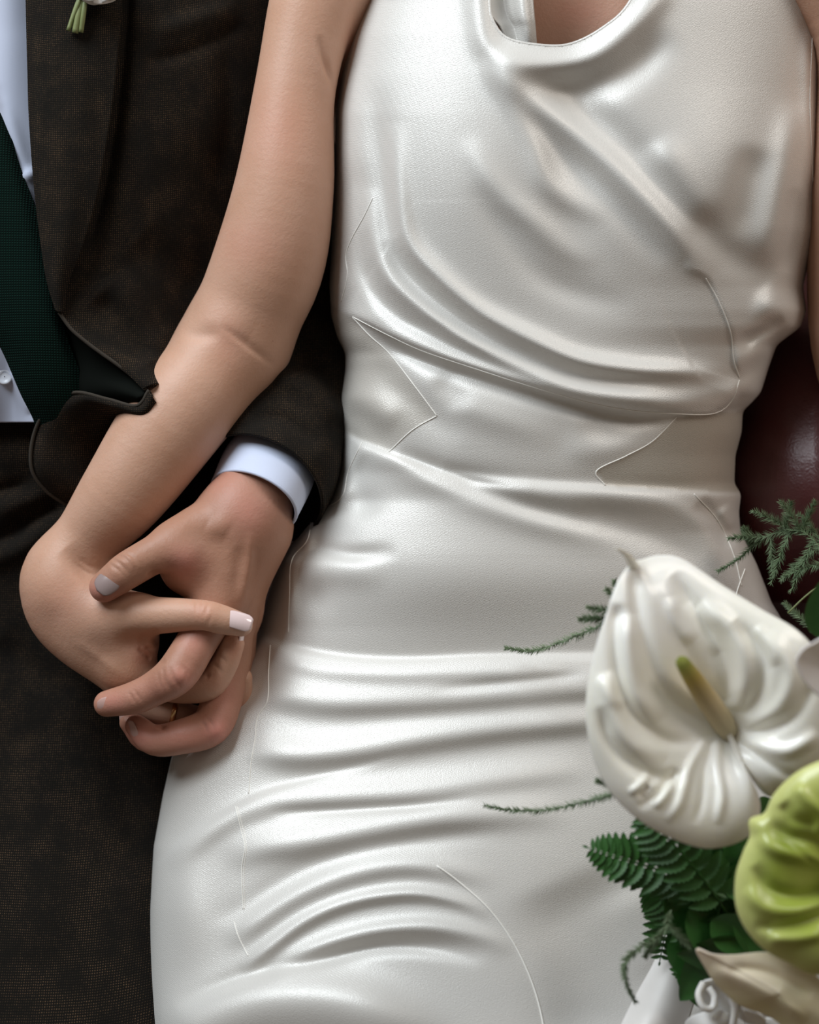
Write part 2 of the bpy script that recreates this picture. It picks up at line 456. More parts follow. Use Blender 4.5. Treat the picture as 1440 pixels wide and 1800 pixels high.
def body_mesh(name, body, h, m, parent, wrinkles, flush):
    q, f = body.build(h)
    k = mesh('k', q, f); G = np.zeros(len(q) * 3); k.vertices.foreach_get('normal', G); G = G.reshape(-1, 3)
    cen = q[f].mean(1); 
    i = np.argmax(q[:, 2])
    if G[i, 2] < 0: f = f[:, ::-1]; G = -G
    bpy.data.meshes.remove(k)
    px, py = unpx(q)
    H = 1.5 * strokes(px, py, [w_ if len(w_) > 5 or len(w_[4]) == 1 else w_ + (.5, .5) for w_ in wrinkles]) * np.clip(G[:, 2] * 2, 0, 1)
    q = q + G * (H / 1000)[:, None]
    me = mesh(name, uvw2world(q), f)
    attr(me, 'flush', np.clip(strokes(px, py, flush), 0, 1))
    return link(name, me, m, parent)

# ================================================================== STRUCTURE AND SOFA
def box(name, cx, cy, cz, sx, sy, sz, m, parent=None, bev=.0, rot=None, kind=None, label=None, puff=0, sub=0):
    import bmesh
    bm = bmesh.new(); bmesh.ops.create_cube(bm, size=1)
    if sub: bmesh.ops.subdivide_edges(bm, edges=bm.edges[:], cuts=sub, use_grid_fill=True)
    for v in bm.verts:
        c = v.co.copy()
        if puff:
            fx = (1 - (2 * c.y) ** 2) * (1 - (2 * c.z) ** 2); fy = (1 - (2 * c.x) ** 2) * (1 - (2 * c.z) ** 2); fz = (1 - (2 * c.x) ** 2) * (1 - (2 * c.y) ** 2)
            v.co.x = c.x * (sx + puff * fx); v.co.y = c.y * (sy + puff * fy); v.co.z = c.z * (sz + puff * 2 * fz)
        else: v.co = Vector((c.x * sx, c.y * sy, c.z * sz))
    me = bpy.data.meshes.new(name); bm.to_mesh(me); bm.free()
    o = link(name, me, m, parent, kind=kind, label=label)
    if rot:
        from mathutils import Matrix
        me.transform(Matrix.Rotation(rot, 4, 'X'))
    me.transform(__import__('mathutils').Matrix.Translation((cx, cy, cz)))
    if bev:
        b_ = o.modifiers.new('bevel', 'BEVEL'); b_.width = bev; b_.segments = 4; b_.limit_method = 'ANGLE'
    return o
box('floor', 0, 0.2, -0.01, 5, 5, .02, FLOORM, kind='structure')
box('wall_back', 0, 1.6, 1.3, 5, .06, 2.6, mat('cream_plaster', (.5, .46, .40), .9)[0], kind='structure')

sofa = bpy.data.objects.new('sofa', None); COL.objects.link(sofa); sofa.location = (0.02, 0.2, 0)
sofa['label'] = 'oxblood red leather sofa the couple lean back on'; sofa['category'] = 'sofa'
box('seat_cushion', 0.02, -.02, .375, 1.9, .72, .15, LEATHER, sofa, bev=.03, sub=12, puff=.0)
box('sofa_base', 0.02, .0, .19, 1.94, .80, .22, LEATHER, sofa, bev=.02)
box('backrest', 0.02, .500, .62, 1.9, .16, .78, LEATHER, sofa, bev=.05, rot=-math.radians(40))
for sx in (-1.03, 1.07):
    box('armrest', sx, .05, .42, .20, .95, .44, LEATHER, sofa, bev=.07)
for sx in (-.95, .99):
    for sy in (-.3, .35):
        box('leg', sx, sy, .04, .06, .06, .08, WOOD, sofa, bev=.008)
# the padded bulge of the sofa back beside the bride
bulge = []
for y, w0 in ((230, -170), (330, -156), (440, -128), (580, -88), (710, -60), (820, -44), (920, -52), (1050, -100)):
    bulge.append([(1250, y, w0 - 80), (1310, y, w0 - 40), (1365, y, w0 - 14), (1430, y, w0), (1560, y, w0 + 14), (1900, y, w0 - 60)])
patch('back_padding', bulge, 60, 60, LEATHER, sofa, thick=.01)

# ================================================================== THE BRIDE
bride = empty('person', 960, 1100, -120, 'person in a sleeveless ivory satin dress leaning back, hand held in their lap', 'person')
her_mass = [
    [(640, -170, -22, 112), (562, -20, -8, 82), (520, 150, -4, 71), (500, 330, -6, 87), (470, 470, -14, 98), (412, 600, -24, 88)],      # upper arm
    [(412, 610, -24, 90), (310, 735, -8, 90), (222, 860, -4, 77), (160, 938, -8, 60), (112, 1000, -10, 54)],                            # forearm
    [(112, 1000, -10, 54), (104, 1045, -8, 54), (150, 1110, -6, 50), (228, 1168, 0, 36)],
    [(104, 1035, -14, 54), (118, 1090, -14, 54), (205, 1182, -8, 34)],
    [(120, 1030, -2, 44), (185, 1075, 6, 42), (245, 1085, 12, 38)],
    [(180, 1090, 0, 44), (240, 1130, 2, 32)],
    [(640, -170, -22, 112), (645, 60, -48, 92), (700, 300, -70, 100)],                                                                 # chest side
    [(860, -150, -58, 225), (900, 100, -62, 205), (940, 450, -66, 180), (940, 800, -85, 165), (930, 1100, -95, 190)],                  # torso
    [(1150, -150, -58, 225), (1120, 100, -62, 205), (1060, 450, -66, 180), (980, 800, -85, 165)],
    [(720, 1200, -75, 180), (600, 1600, -60, 120)],
    [(1080, 1200, -75, 180), (1200, 1600, -90, 110)],
    [(930, 1100, -95, 190), (720, 1200, -75, 200)], [(930, 1100, -95, 190), (1080, 1200, -75, 220)],
    [(1400, -150, 10, 120), (1524, 60, 0, 96), (1526, 330, -10, 102), (1522, 600, -40, 94), (1580, 800, -40, 84), (1640, 1150, 60, 70), (1620, 1350, 110, 60)],
    [(1620, 1350, 110, 60), (1590, 1480, 125, 60)],
]
her_fingers = [
    [(200, 1080, 8, 40), (262, 1082, 20, 34), (352, 1081, 31, 27), (386, 1088, 31, 26), (424, 1098, 28, 21)],                   # thumb
    [(215, 1165, 0, 34), (262, 1196, 0, 26), (312, 1213, 3, 23), (366, 1205, 9, 26), (394, 1168, 12, 24), (409, 1132, 14, 21)],                    # index
    [(205, 1170, -8, 32), (250, 1238, -12, 25), (305, 1254, -12, 24), (365, 1266, -20, 24), (417, 1245, -16, 21), (426, 1192, -8, 18)],  # middle, wears the ring
    [(195, 1175, -18, 28), (280, 1262, -32, 21), (390, 1262, -34, 20)],
    [(1590, 1460, 130, 30), (1530, 1500, 150, 26), (1520, 1540, 120, 24)],
    [(1590, 1500, 125, 30), (1530, 1550, 145, 26), (1520, 1590, 115, 24)],
    [(1600, 1540, 120, 30), (1540, 1600, 140, 25), (1530, 1640, 112, 22)],
    [(1600, 1440, 120, 30), (1560, 1420, 150, 26), (1510, 1440, 150, 22)],
]
her_wr = [
    # thumb knuckle lines
    ('g', -.35, 3, 3, [(349, 1052), (345, 1066), (346, 1082)]), ('g', -.35, 3, 3, [(366, 1056), (363, 1070), (357, 1086)]),
    ('g', -.3, 3, 3, [(356, 1050), (354, 1066), (352, 1080)]), ('g', -.3, 3, 3, [(372, 1080), (367, 1094), (361, 1102)]),
    # web creases
    ('g', -1.2, 7, 7, [(282, 1112), (262, 1122), (242, 1134)], .2, .5), ('g', -.9, 4, 4, [(242, 1140), (254, 1150), (266, 1158)], .4, .1), ('g', -.6, 3, 3, [(284, 1124), (268, 1136), (254, 1144)], .2, .4),
    ('g', 1.2, 10, 9, [(262, 1140), (275, 1128)]), ('g', -1.6, 24, 18, [(236, 1126)]),
    # wrist fold
    ('g', -2.6, 20, 18, [(116, 962), (140, 992), (166, 1008), (200, 1006)]), ('g', -.4, 3, 3, [(130, 988), (156, 1003), (178, 1009)]), ('g', -.35, 3, 3, [(138, 980), (160, 994), (180, 1000)]),
    ('g', .6, 40, 30, [(92, 1060)]),
    # index creases
    ('g', -.6, 5, 5, [(360, 1184), (368, 1192)]), ('g', -.35, 3, 3, [(380, 1150), (392, 1158), (400, 1170)]), ('g', -.4, 3, 3, [(372, 1166), (384, 1174), (392, 1186)]),
    # elbow crease
    ('g', -.7, 9, 6, [(385, 572), (420, 596), (450, 620), (484, 645)]), ('g', 1.0, 34, 26, [(340, 550), (380, 562), (440, 590)]),
    ('g', -.8, 14, 12, [(318, 588), (350, 590), (390, 586)]),
    # tendons on the hand
    ('g', .45, 9, 9, [(130, 1125), (180, 1160), (215, 1190)]),
    ('g', -1.5, 6, 6, [(560, 60), (572, 110), (590, 165)]),
]
her_fl = [('g', .35, 26, 20, [(355, 1075)]), ('g', .3, 20, 20, [(380, 1200)]), ('g', .45, 16, 22, [(412, 1140)]), ('g', .35, 20, 20, [(415, 1230)]),
          ('g', .3, 60, 90, [(490, 230)]), ('g', .3, 60, 50, [(440, 430)]), ('g', .25, 60, 50, [(110, 1060)]), ('g', .4, 24, 20, [(250, 1150)]), ('g', .25, 30, 60, [(400, 600)]), ('g', .5, 10, 40, [(618, 90)]), ('g', .4, 60, 30, [(1020, 20)])]
her_body = Body(her_mass, her_fingers, km=.016, kl=.008)
body_mesh('body', her_body, .001, SKIN_F, bride, her_wr, her_fl)

def nail(name, m, parent, c, d, n, L, Wd, r_, label=None, varnish=False):
    """curved nail plate; c centre (px,py,w), d towards the tip, n outward, both in (u,v,w)"""
    c = Q(*c); d = np.array(d, float); d /= np.linalg.norm(d); n = np.array(n, float); n -= d * (n @ d); n /= np.linalg.norm(n); s = np.cross(d, n)
    nu, nv = 17, 13
    a = np.linspace(-1, 1, nv); b_ = np.linspace(-1, 1, nu)
    A, Bm = np.meshgrid(a, b_, indexing='ij')
    wd = Wd * (1 - .16 * (np.abs(A) ** 4)) * np.where(A > .5, np.sqrt(np.clip(1 - ((A - .5) / .62) ** 2, 0, 1)), 1) * np.where(A < -.4, np.sqrt(np.clip(1 - ((A + .4) / .68) ** 2, 0, 1)), 1)
    if m is not NAIL_P: wd = Wd * np.clip(1 - np.abs(A) ** 2.8, 0, 1) ** .42 * (1 - .10 * A) + 1e-5
    th = Bm * wd / r_
    X = A[..., None] * L * d + (r_ * np.sin(th))[..., None] * s + (r_ * (np.cos(th) - 1) - .0010 * A * A)[..., None] * n + c
    me = mesh(name, uvw2world(X), grid_faces(nv, nu))
    o = link(name, me, m, parent, label=label)
    so = o.modifiers.new('t', 'SOLIDIFY'); so.thickness = .0007; so.offset = 0
    return o
nail('fingernail', NAIL_P, bride, (420, 1090, 37.2), (1, -.30, -.10), (.08, .30, 1), .0082, .0056, .0074, 'pale pink varnished thumbnail')
nail('fingernail', NAIL_P, bride, (428, 1121, 15), (.1, 1, -.1), (1, .1, .15), .0050, .0045, .0062)
nail('fingernail', NAIL_F, bride, (437, 1195, -8), (.05, 1, 0), (1, .0, .25), .0062, .0044, .0060)

# ring
rp = Q(305, 1254, -12); ax = Q(330, 1259, -15) - Q(270, 1246, -12); ax /= np.linalg.norm(ax)
e1 = np.cross(ax, [0, 0, 1.]); e1 /= np.linalg.norm(e1); e2 = np.cross(ax, e1)
A_, B_ = np.meshgrid(np.linspace(0, 2 * np.pi, 64, endpoint=False), np.linspace(0, 2 * np.pi, 12, endpoint=False), indexing='ij')
RR = rad(24.5, -12) + .0004
V = rp + (RR + .0012 * np.cos(B_))[..., None] * (np.cos(A_)[..., None] * e1 + np.sin(A_)[..., None] * e2) + (.0017 * np.sin(B_))[..., None] * ax
f = grid_faces(64, 12, wrap=True); j = np.arange(12); f = np.concatenate([f, np.stack([63 * 12 + j, j, (j + 1) % 12, 63 * 12 + (j + 1) % 12], -1)])
link('wedding_ring', mesh('wedding_ring', uvw2world(V), f), GOLD, bride, label='thin gold wedding ring')

# ------------------------------------------------------------------ the dress
Lp = np.array([(668, -240), (640, -100), (635, 0), (615, 60), (600, 130), (590, 200), (587, 330), (583, 430), (579, 500), (582, 555), (592, 592), (606, 620), (606, 650), (598, 700), (597, 745), (598, 775),
               (596, 830), (580, 880), (545, 915), (505, 965), (488, 990), (474, 1040), (458, 1105), (430, 1160), (385, 1215), (335, 1270), (302, 1330), (286, 1400), (270, 1490), (264, 1600), (262, 1740), (262, 1900)], float)
Rp = np.array([(1450, -240), (1470, -100), (1462, 0), (1450, 150), (1448, 300), (1440, 400), (1420, 470), (1412, 505), (1418, 545), (1408, 575), (1385, 592), (1366, 606), (1352, 645), (1338, 690), (1318, 712), (1306, 722), (1304, 760), (1293, 800), (1291, 850),
               (1303, 868), (1299, 900), (1302, 935), (1330, 990), (1357, 1060), (1400, 1130), (1470, 1250), (1540, 1400), (1600, 1600), (1640, 1900)], float)
Fp = np.array([(-240, 44), (-100, 52), (0, 55), (200, 56), (350, 52), (550, 38), (700, 31), (850, 24), (980, 21), (1150, 18), (1300, 26), (1500, 50), (1650, 66), (1900, 92)], float)
Dp = np.array([(-240, 100), (-100, 100), (500, 96), (850, 84), (1100, 80), (1300, 70), (1500, 78), (1900, 95)], float)
def smooth_interp(y, tab, s=0):
    from_ = np.interp(y, tab[:, 0], tab[:, 1]); return from_
def cinterp(y, tab, col_t=1, col_v=0):
    ys = tab[:, col_t]; yy = np.linspace(ys[0], ys[-1], 700); v = np.interp(yy, ys, tab[:, col_v])
    k = np.hanning(9); k /= k.sum(); v2 = np.convolve(np.pad(v, 4, 'edge'), k, 'valid'); return np.interp(y, yy, v2)
NY, NX = 690, 460
ys = np.linspace(-230, 1880, NY)
L_ = cinterp(ys, Lp); R_ = cinterp(ys, Rp)
def kin(y, tab):
    yy = np.linspace(tab[0, 0], tab[-1, 0], 400); v = np.interp(yy, tab[:, 0], tab[:, 1])
    k = np.hanning(61); k /= k.sum(); return np.interp(y, yy, np.convolve(np.pad(v, 30, 'edge'), k, 'valid'))
F_ = kin(ys, Fp); Dd = kin(ys, Dp)
th = np.linspace(-115, 115, NX) * math.pi / 180
st_ = np.sign(np.sin(th)) * np.abs(np.sin(th)) ** 1.0
cc = ((L_ + R_) / 2)[:, None]; hw = ((R_ - L_) / 2)[:, None]
GX = cc + hw * st_[None]
GY = np.repeat(ys[:, None], NX, 1)
ct = np.cos(th)
prof = np.sign(ct) * np.abs(ct) ** .72
GW = (F_ - Dd)[:, None] + Dd[:, None] * prof[None]
front = np.clip(ct * 4, 0, 1)[None]

folds = [
 # ---- bodice: bust volume and cowl
 ('g', 3, 130, 170, [(800, 330)]), ('g', 8, 120, 150, [(1250, 320)]), ('g', -5, 60, 200, [(1010, 250)]),
 ('g', 4.5, 16, 20, [(838, -60), (843, 20), (858, 80), (900, 104), (970, 112), (1040, 98), (1100, 55), (1150, 0), (1180, -60)], .0, .2),
 ('g', -4.0, 24, 26, [(900, 140), (960, 160), (1040, 152), (1110, 120), (1180, 60)]),
 ('g', 4.8, 30, 17, [(862, 104), (927, 168), (988, 216), (1075, 290), (1141, 358), (1202, 428), (1243, 490)], .12, .2),
 ('g', -5.5, 36, 26, [(950, 165), (1030, 205), (1100, 272), (1165, 336), (1215, 388), (1285, 452), (1360, 500)], .2, .3),
 ('g', 3.0, 30, 30, [(1150, 250), (1200, 330), (1250, 390)]),
 ('g', 3.0, 22, 12, [(848, 100), (888, 168), (935, 250), (957, 318), (1000, 358), (1060, 390)], .15, .35),
 ('g', -2.6, 24, 20, [(905, 165), (975, 262), (1040, 320), (1090, 370), (1140, 430), (1170, 465)], .2, .3),
 ('g', 2.4, 20, 14, [(820, 245), (872, 335), (935, 392), (990, 440), (1050, 470)], .3, .4),
 ('g', -1.9, 24, 22, [(835, 320), (900, 425), (955, 488), (1040, 525), (1120, 540)], .3, .4),
 ('g', 3.8, 18, 13, [(694, 215), (699, 335), (717, 425), (772, 489), (845, 550), (937, 599), (1018, 634), (1110, 650), (1200, 655), (1280, 658)], .25, .15),
 ('g', -2.6, 20, 18, [(662, 150), (668, 250), (678, 345), (690, 430)], .5, .4),
 ('g', -3.0, 16, 16, [(684, 420), (712, 478), (775, 540), (866, 605), (950, 645), (1040, 672), (1140, 682)], .2, .3),
 ('g', 3.2, 18, 14, [(650, 330), (655, 415), (680, 482), (735, 536), (830, 603), (935, 652), (1024, 684), (1171, 706), (1260, 700)], .2, .2),
 ('g', -2.5, 16, 14, [(640, 400), (640, 470), (680, 540), (760, 590), (860, 636), (960, 672)], .3, .3),
 ('g', 2.0, 26, 24, [(610, 120), (612, 220), (622, 320)], .3, .3),
 # right side of the bodice
 ('g', 4.5, 24, 28, [(1400, 180), (1380, 300), (1360, 400), (1340, 470)], .3, .2),
 ('g', -4, 26, 26, [(1330, 260), (1310, 350), (1290, 420)], .3, .3),
 ('g', -3.5, 16, 14, [(1400, 330), (1395, 420), (1380, 480)], .3, .3),
 ('g', 3.0, 14, 14, [(1420, 50), (1424, 180), (1426, 330)], .3, .3),
 ('g', 5.0, 34, 26, [(1330, 520), (1370, 545), (1405, 555)], .4, .1),
 ('g', -3.5, 12, 12, [(1300, 610), (1330, 590), (1380, 560)], .2, .3),
 ('g', 4.0, 20, 14, [(1290, 640), (1330, 620), (1360, 600)], .2, .2), ('g', 3.5, 20, 16, [(1300, 690), (1330, 670)], .2, .2),
 ('s', 3.0, 20, 2.5, [(1200, 470), (1243, 489), (1265, 532), (1286, 581), (1291, 630), (1301, 664)], .2, .1),
 # hem of the cowl over the waistband
 ('s', 6.5, 60, 3.0, [(600, 545), (618, 556), (680, 588), (743, 617), (835, 648), (939, 682), (1037, 709), (1110, 722), (1183, 728), (1255, 728), (1287, 705), (1301, 668)], .08, .04),
 ('g', -2.5, 8, 14, [(640, 585), (743, 633), (835, 664), (939, 696), (1037, 724), (1110, 738), (1180, 742)], .2, .2),
 # waistband
 ('g', -1.6, 26, 22, [(650, 640), (710, 690), (770, 740), (820, 760)], .3, .4), ('g', 1.8, 26, 26, [(690, 640), (770, 690), (860, 730), (980, 770)], .3, .4),
 ('g', -2.2, 20, 22, [(770, 660), (800, 700), (812, 722)], .4, .4),
 ('g', -2.6, 20, 18, [(1020, 740), (1080, 762), (1130, 748)], .4, .4), ('g', 2.2, 26, 22, [(990, 790), (1060, 790), (1130, 760)], .4, .4),
 ('g', -1.8, 20, 16, [(605, 730), (640, 745), (690, 790)], .2, .3), ('g', 2.0, 22, 18, [(605, 690), (650, 710), (700, 745)], .2, .3),
 # top fold of the skirt
 ('s', -4.0, 13, 3.0, [(600, 745), (628, 772), (682, 795), (774, 826), (835, 848), (930, 858)], .1, .3),
 ('g', 4.0, 9, 26, [(625, 780), (690, 806), (774, 842), (850, 876), (930, 905), (1020, 930), (1100, 950)], .1, .35),
 ('g', -2.8, 18, 16, [(700, 796), (800, 848), (880, 878), (960, 902), (1050, 925)], .2, .3),
 ('s', -3.2, 12, 4.0, [(780, 824), (900, 842), (1000, 850), (1100, 856), (1200, 860), (1303, 868)], .1, .0),
 ('g', 3.8, 10, 22, [(830, 846), (950, 862), (1080, 868), (1180, 884), (1240, 925), (1275, 985)], .2, .3),
 ('g', -3.0, 26, 22, [(1000, 905), (1110, 930), (1190, 965), (1250, 1010)], .3, .3),
 ('g', -3.5, 14, 14, [(1230, 880), (1262, 920), (1290, 960)], .2, .3), ('g', 3.0, 14, 14, [(1270, 890), (1292, 930)], .3, .3),
 ('g', 5.0, 170, 80, [(760, 1010)]), ('g', 3.0, 200, 70, [(1000, 1020)]),
 ('g', -3.4, 24, 20, [(640, 890)]), ('g', -3.0, 30, 30, [(580, 940)]), ('g', 3.4, 24, 22, [(600, 870)]),
 ('g', 3.5, 12, 20, [(640, 776), (612, 830), (604, 870), (560, 905)], .1, .3), ('g', 3.5, 12, 16, [(542, 912), (540, 955), (516, 990), (512, 1050), (512, 1100)], .2, .3),
 ('g', -3.5, 14, 12, [(500, 975), (530, 972), (560, 965), (620, 975), (700, 970)], .2, .5),
 ('g', 3.0, 26, 22, [(520, 1000), (600, 1005), (680, 1010)], .2, .5), ('g', -2.6, 22, 26, [(560, 1050)]),
 # horizontal folds over the hips and lap: each crest is broad above and steep below
 ('s', -4.0, 40, 3.0, [(440, 1106), (480, 1128), (551, 1147), (637, 1158), (734, 1160), (856, 1154), (1046, 1153), (1200, 1150)], .1, .2),
 ('g', 6.0, 46, 14, [(462, 1215), (521, 1232), (600, 1240), (734, 1236), (856, 1228), (1027, 1214), (1160, 1205)], .08, .2),
 ('g', 2.4, 16, 16, [(470, 1150), (560, 1176), (680, 1184), (800, 1182), (1000, 1176)], .15, .3),
 ('g', -1.6, 9, 8, [(760, 1212), (880, 1202), (1030, 1186)], .4, .2),
 ('g', 6.0, 34, 15, [(440, 1318), (521, 1332), (624, 1324), (734, 1304), (880, 1284), (1027, 1270), (1120, 1262)], .1, .2),
 ('s', -3.0, 30, 3.0, [(276, 1522), (319, 1476), (368, 1444), (429, 1409), (478, 1388), (551, 1369), (637, 1348), (720, 1325)], .15, .4),
 ('g', 4.2, 26, 15, [(300, 1530), (345, 1482), (410, 1438), (478, 1414), (551, 1406), (637, 1400), (734, 1392), (880, 1372), (1040, 1352)], .15, .3),
 ('g', -2.2, 9, 9, [(468, 1428), (551, 1425), (637, 1421), (734, 1415), (836, 1402)], .3, .4),
 ('g', 6.0, 36, 20, [(395, 1512), (460, 1492), (540, 1482), (624, 1470), (710, 1454), (795, 1440), (900, 1432), (1000, 1432)], .2, .4),
 ('g', -3.0, 20, 10, [(368, 1620), (429, 1602), (490, 1562), (551, 1526), (624, 1496), (710, 1480), (795, 1470), (880, 1468)], .3, .35),
 ('g', 5.0, 22, 9, [(405, 1664), (450, 1628), (500, 1592), (560, 1562), (632, 1538), (710, 1526), (790, 1534), (860, 1556)], .15, .35),
 ('g', 4.2, 15, 9, [(425, 1708), (478, 1664), (535, 1622), (595, 1594), (665, 1577), (740, 1573), (815, 1590), (860, 1615)], .15, .35),
 ('g', 4.0, 15, 17, [(470, 1710), (530, 1680), (600, 1652), (680, 1634), (765, 1630), (850, 1648), (900, 1675)], .2, .4),
 ('g', -3.6, 18, 12, [(310, 1772), (399, 1730), (490, 1700), (582, 1682), (673, 1664), (765, 1668), (850, 1690)], .2, .3),
 ('g', 12.0, 46, 70, [(285, 1845), (350, 1795), (440, 1762), (540, 1754), (630, 1766), (700, 1800), (740, 1850)], .15, .3),
 ('g', 3.5, 36, 80, [(330, 1600)]), 
 ('g', -20, 230, 240, [(1200, 1680)]), ('g', -5, 160, 60, [(960, 1560), (1020, 1700), (1030, 1850)]), ('g', 3, 60, 60, [(1100, 1560), (1180, 1700)]),
]
def blur(A, sx, sy):
    for ax, s_ in ((0, sy), (1, sx)):
        r_ = int(3 * s_) + 1; k = np.exp(-.5 * (np.arange(-r_, r_ + 1) / s_) ** 2); k /= k.sum()
        A = np.apply_along_axis(lambda v: np.convolve(np.pad(v, r_, 'edge'), k, 'valid'), ax, A)
    return A
folds = [(f_[0], f_[1] * (1.35 if len(f_[4]) > 1 and f_[0] == 'g' and np.mean([q[1] for q in f_[4]]) < 735 else 1.0)) + tuple(f_[2:]) for f_ in folds]
wide = [f_ for f_ in folds if f_[0] == 'g' and max(f_[2], f_[3]) > 19]; mid = [f_ for f_ in folds if f_[0] == 'g' and max(f_[2], f_[3]) <= 19]; steps = [f_ for f_ in folds if f_[0] == 's']
GW = GW + (blur(strokes(GX, GY, wide) * 1.15, 3.2, 3.0) + blur(strokes(GX, GY, mid) * 1.2, 1.4, 1.2) + blur(strokes(GX, GY, steps), .7, .6)) * front
nk = np.array([(852, -260), (858, -120), (860, 0), (866, 37), (890, 67), (939, 79), (1000, 79), (1061, 49), (1110, 0), (1160, -120), (1200, -260)], float)
fx = (GX[:-1, :-1] + GX[1:, 1:]) / 2; fy = (GY[:-1, :-1] + GY[1:, 1:]) / 2
def inpoly(x, y, poly):
    r_ = np.zeros(x.shape, bool); n = len(poly)
    for i in range(n):
        (x1, y1), (x2, y2) = poly[i], poly[(i + 1) % n]
        c = ((y1 > y) != (y2 > y)) & (x < (x2 - x1) * (y - y1) / (y2 - y1 + 1e-12) + x1); r_ ^= c
    return r_
nks = even(nk, 60)
keep = ~(inpoly(fx, fy, nks) & (ct[:-1] > 0)[None])
dv = P(GX, GY, GW)
me = mesh('dress', dv, grid_faces(NY, NX, keep=keep))
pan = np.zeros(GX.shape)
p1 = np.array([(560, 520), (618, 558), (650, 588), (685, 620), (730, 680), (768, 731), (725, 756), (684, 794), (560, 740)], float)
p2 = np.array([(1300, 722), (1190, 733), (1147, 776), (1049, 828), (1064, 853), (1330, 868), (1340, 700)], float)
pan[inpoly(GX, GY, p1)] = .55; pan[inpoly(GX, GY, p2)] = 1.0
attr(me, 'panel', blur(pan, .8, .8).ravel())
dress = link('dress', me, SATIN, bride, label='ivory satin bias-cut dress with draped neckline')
def dress_z(x, y):
    x = np.asarray(x, float); y = np.asarray(y, float)
    fi = np.clip((y - ys[0]) / (ys[1] - ys[0]), 0, NY - 1.001); i = fi.astype(int); ti = fi - i
    out = 0
    for ii, wt in ((i, 1 - ti), (i + 1, ti)):
        c_ = (L_[ii] + R_[ii]) / 2; h_ = (R_[ii] - L_[ii]) / 2
        a = np.arcsin(np.clip((x - c_) / h_, -.999, .999))
        fj = np.clip((a - th[0]) / (th[1] - th[0]), 0, NX - 1.001); j = fj.astype(int); tj = fj - j
        out = out + wt * (GW[ii, j] * (1 - tj) + GW[ii, j + 1] * tj)
    return out
def seam(pts, r=.0006, lift=.12, name='seam'):
    c = even(np.array(pts, float), 70); z = dress_z(c[:, 0], c[:, 1]) + lift
    return tube(name, np.column_stack([c, z]), r * .6, SEAM, dress, seg=6)
seam([(655, 348), (640, 380), (618, 420), (608, 450), (611, 480), (607, 505), (600, 530)])
seam([(620, 558), (650, 590), (685, 622), (730, 680), (768, 731)])
seam([(768, 731), (725, 756), (684, 794)])
seam([(1190, 733), (1147, 776), (1100, 802), (1049, 828), (1064, 853)])
seam([(1241, 489), (1265, 532), (1284, 581), (1290, 630), (1300, 664)])
seam([(620, 557), (680, 588), (743, 617), (835, 648), (939, 681), (1037, 708), (1110, 721), (1183, 727), (1255, 727), (1287, 704), (1300, 668)], .0006)
seam([(1220, 868), (1262, 915), (1290, 975), (1304, 1030)], .0006)
seam([(1310, 1000), (1296, 1040), (1290, 1070)])
seam([(637, 776), (612, 830), (600, 875), (553, 906), (540, 950), (513, 985), (509, 1050), (507, 1112)], .0006)
seam([(475, 1134), (472, 1180), (470, 1232), (452, 1262), (448, 1300), (441, 1340), (437, 1395)], .0006)
seam([(414, 1418), (424, 1460), (430, 1490), (425, 1530), (427, 1598)], .0006)
seam([(417, 1418), (428, 1460), (433, 1490), (429, 1530), (430, 1598)], .0004)
seam([(411, 1620), (420, 1648), (436, 1680)], .0006)
seam([(768, 1522), (800, 1545), (850, 1588), (885, 1630), (915, 1680), (940, 1740), (955, 1800), (962, 1860)], .0009)
seam([(1426, -60), (1428, 60), (1424, 180), (1430, 330)], .0006)
# rolled neckline edge and the inner facing at the throat
c = even(np.array([(854, -225), (858, -120), (860, 0), (866, 37), (890, 67), (939, 79), (1000, 79), (1061, 49), (1110, 0), (1160, -120), (1190, -225)], float), 80)
tube('neckline_edge', np.column_stack([c, dress_z(c[:, 0], c[:, 1]) - .9]), .0011, SATIN, dress, seg=10)
patch('neck_facing', [[(840, -190, 36), (872, -190, 32), (905, -190, 44), (924, -190, 42)], [(855, 0, 45), (886, 0, 36), (915, 0, 51), (937, 0, 48)],
                      [(880, 50, 43), (905, 50, 37), (925, 50, 50), (941, 50, 47)], [(900, 90, 40), (915, 90, 38), (930, 92, 44), (944, 92, 42)]], 30, 40, SATIN, dress, thick=.0012)

# ================================================================== THE GROOM
groom = empty('person', 60, 900, -60, 'person in a dark brown tweed suit, white shirt and dark green knitted tie', 'person')
his_mass = [
    [(400, -160, -125, 110), (560, 200, -128, 95), (580, 520, -112, 84), (540, 660, -76, 72), (492, 780, -36, 62), (455, 860, -10, 64), (425, 915, -3, 66)],   # arm to wrist
    [(430, 905, -4, 66), (400, 975, 4, 58), (385, 1035, 8, 42)],
    [(440, 930, -6, 58), (420, 1000, -2, 48), (412, 1065, 0, 36)],
    [(455, 940, -14, 48), (436, 1020, -14, 36), (428, 1080, -16, 30)],
    [(410, 910, 0, 56), (350, 945, 8, 46), (305, 958, 16, 36)],
    [(345, 985, 6, 46), (385, 1020, 6, 46)],
    [(335, 965, 8, 44), (325, 1000, 4, 38)],
    [(-60, -160, -130, 300), (-60, 300, -130, 280), (-60, 700, -130, 260)],                                       # torso
    [(-60, -160, -130, 300), (400, -160, -120, 130)],
    [(60, 800, -135, 160), (60, 1200, -128, 150), (20, 1800, -55, 130)],                                         # thigh
    [(-60, 750, -150, 200), (-220, 900, -140, 140)],
]
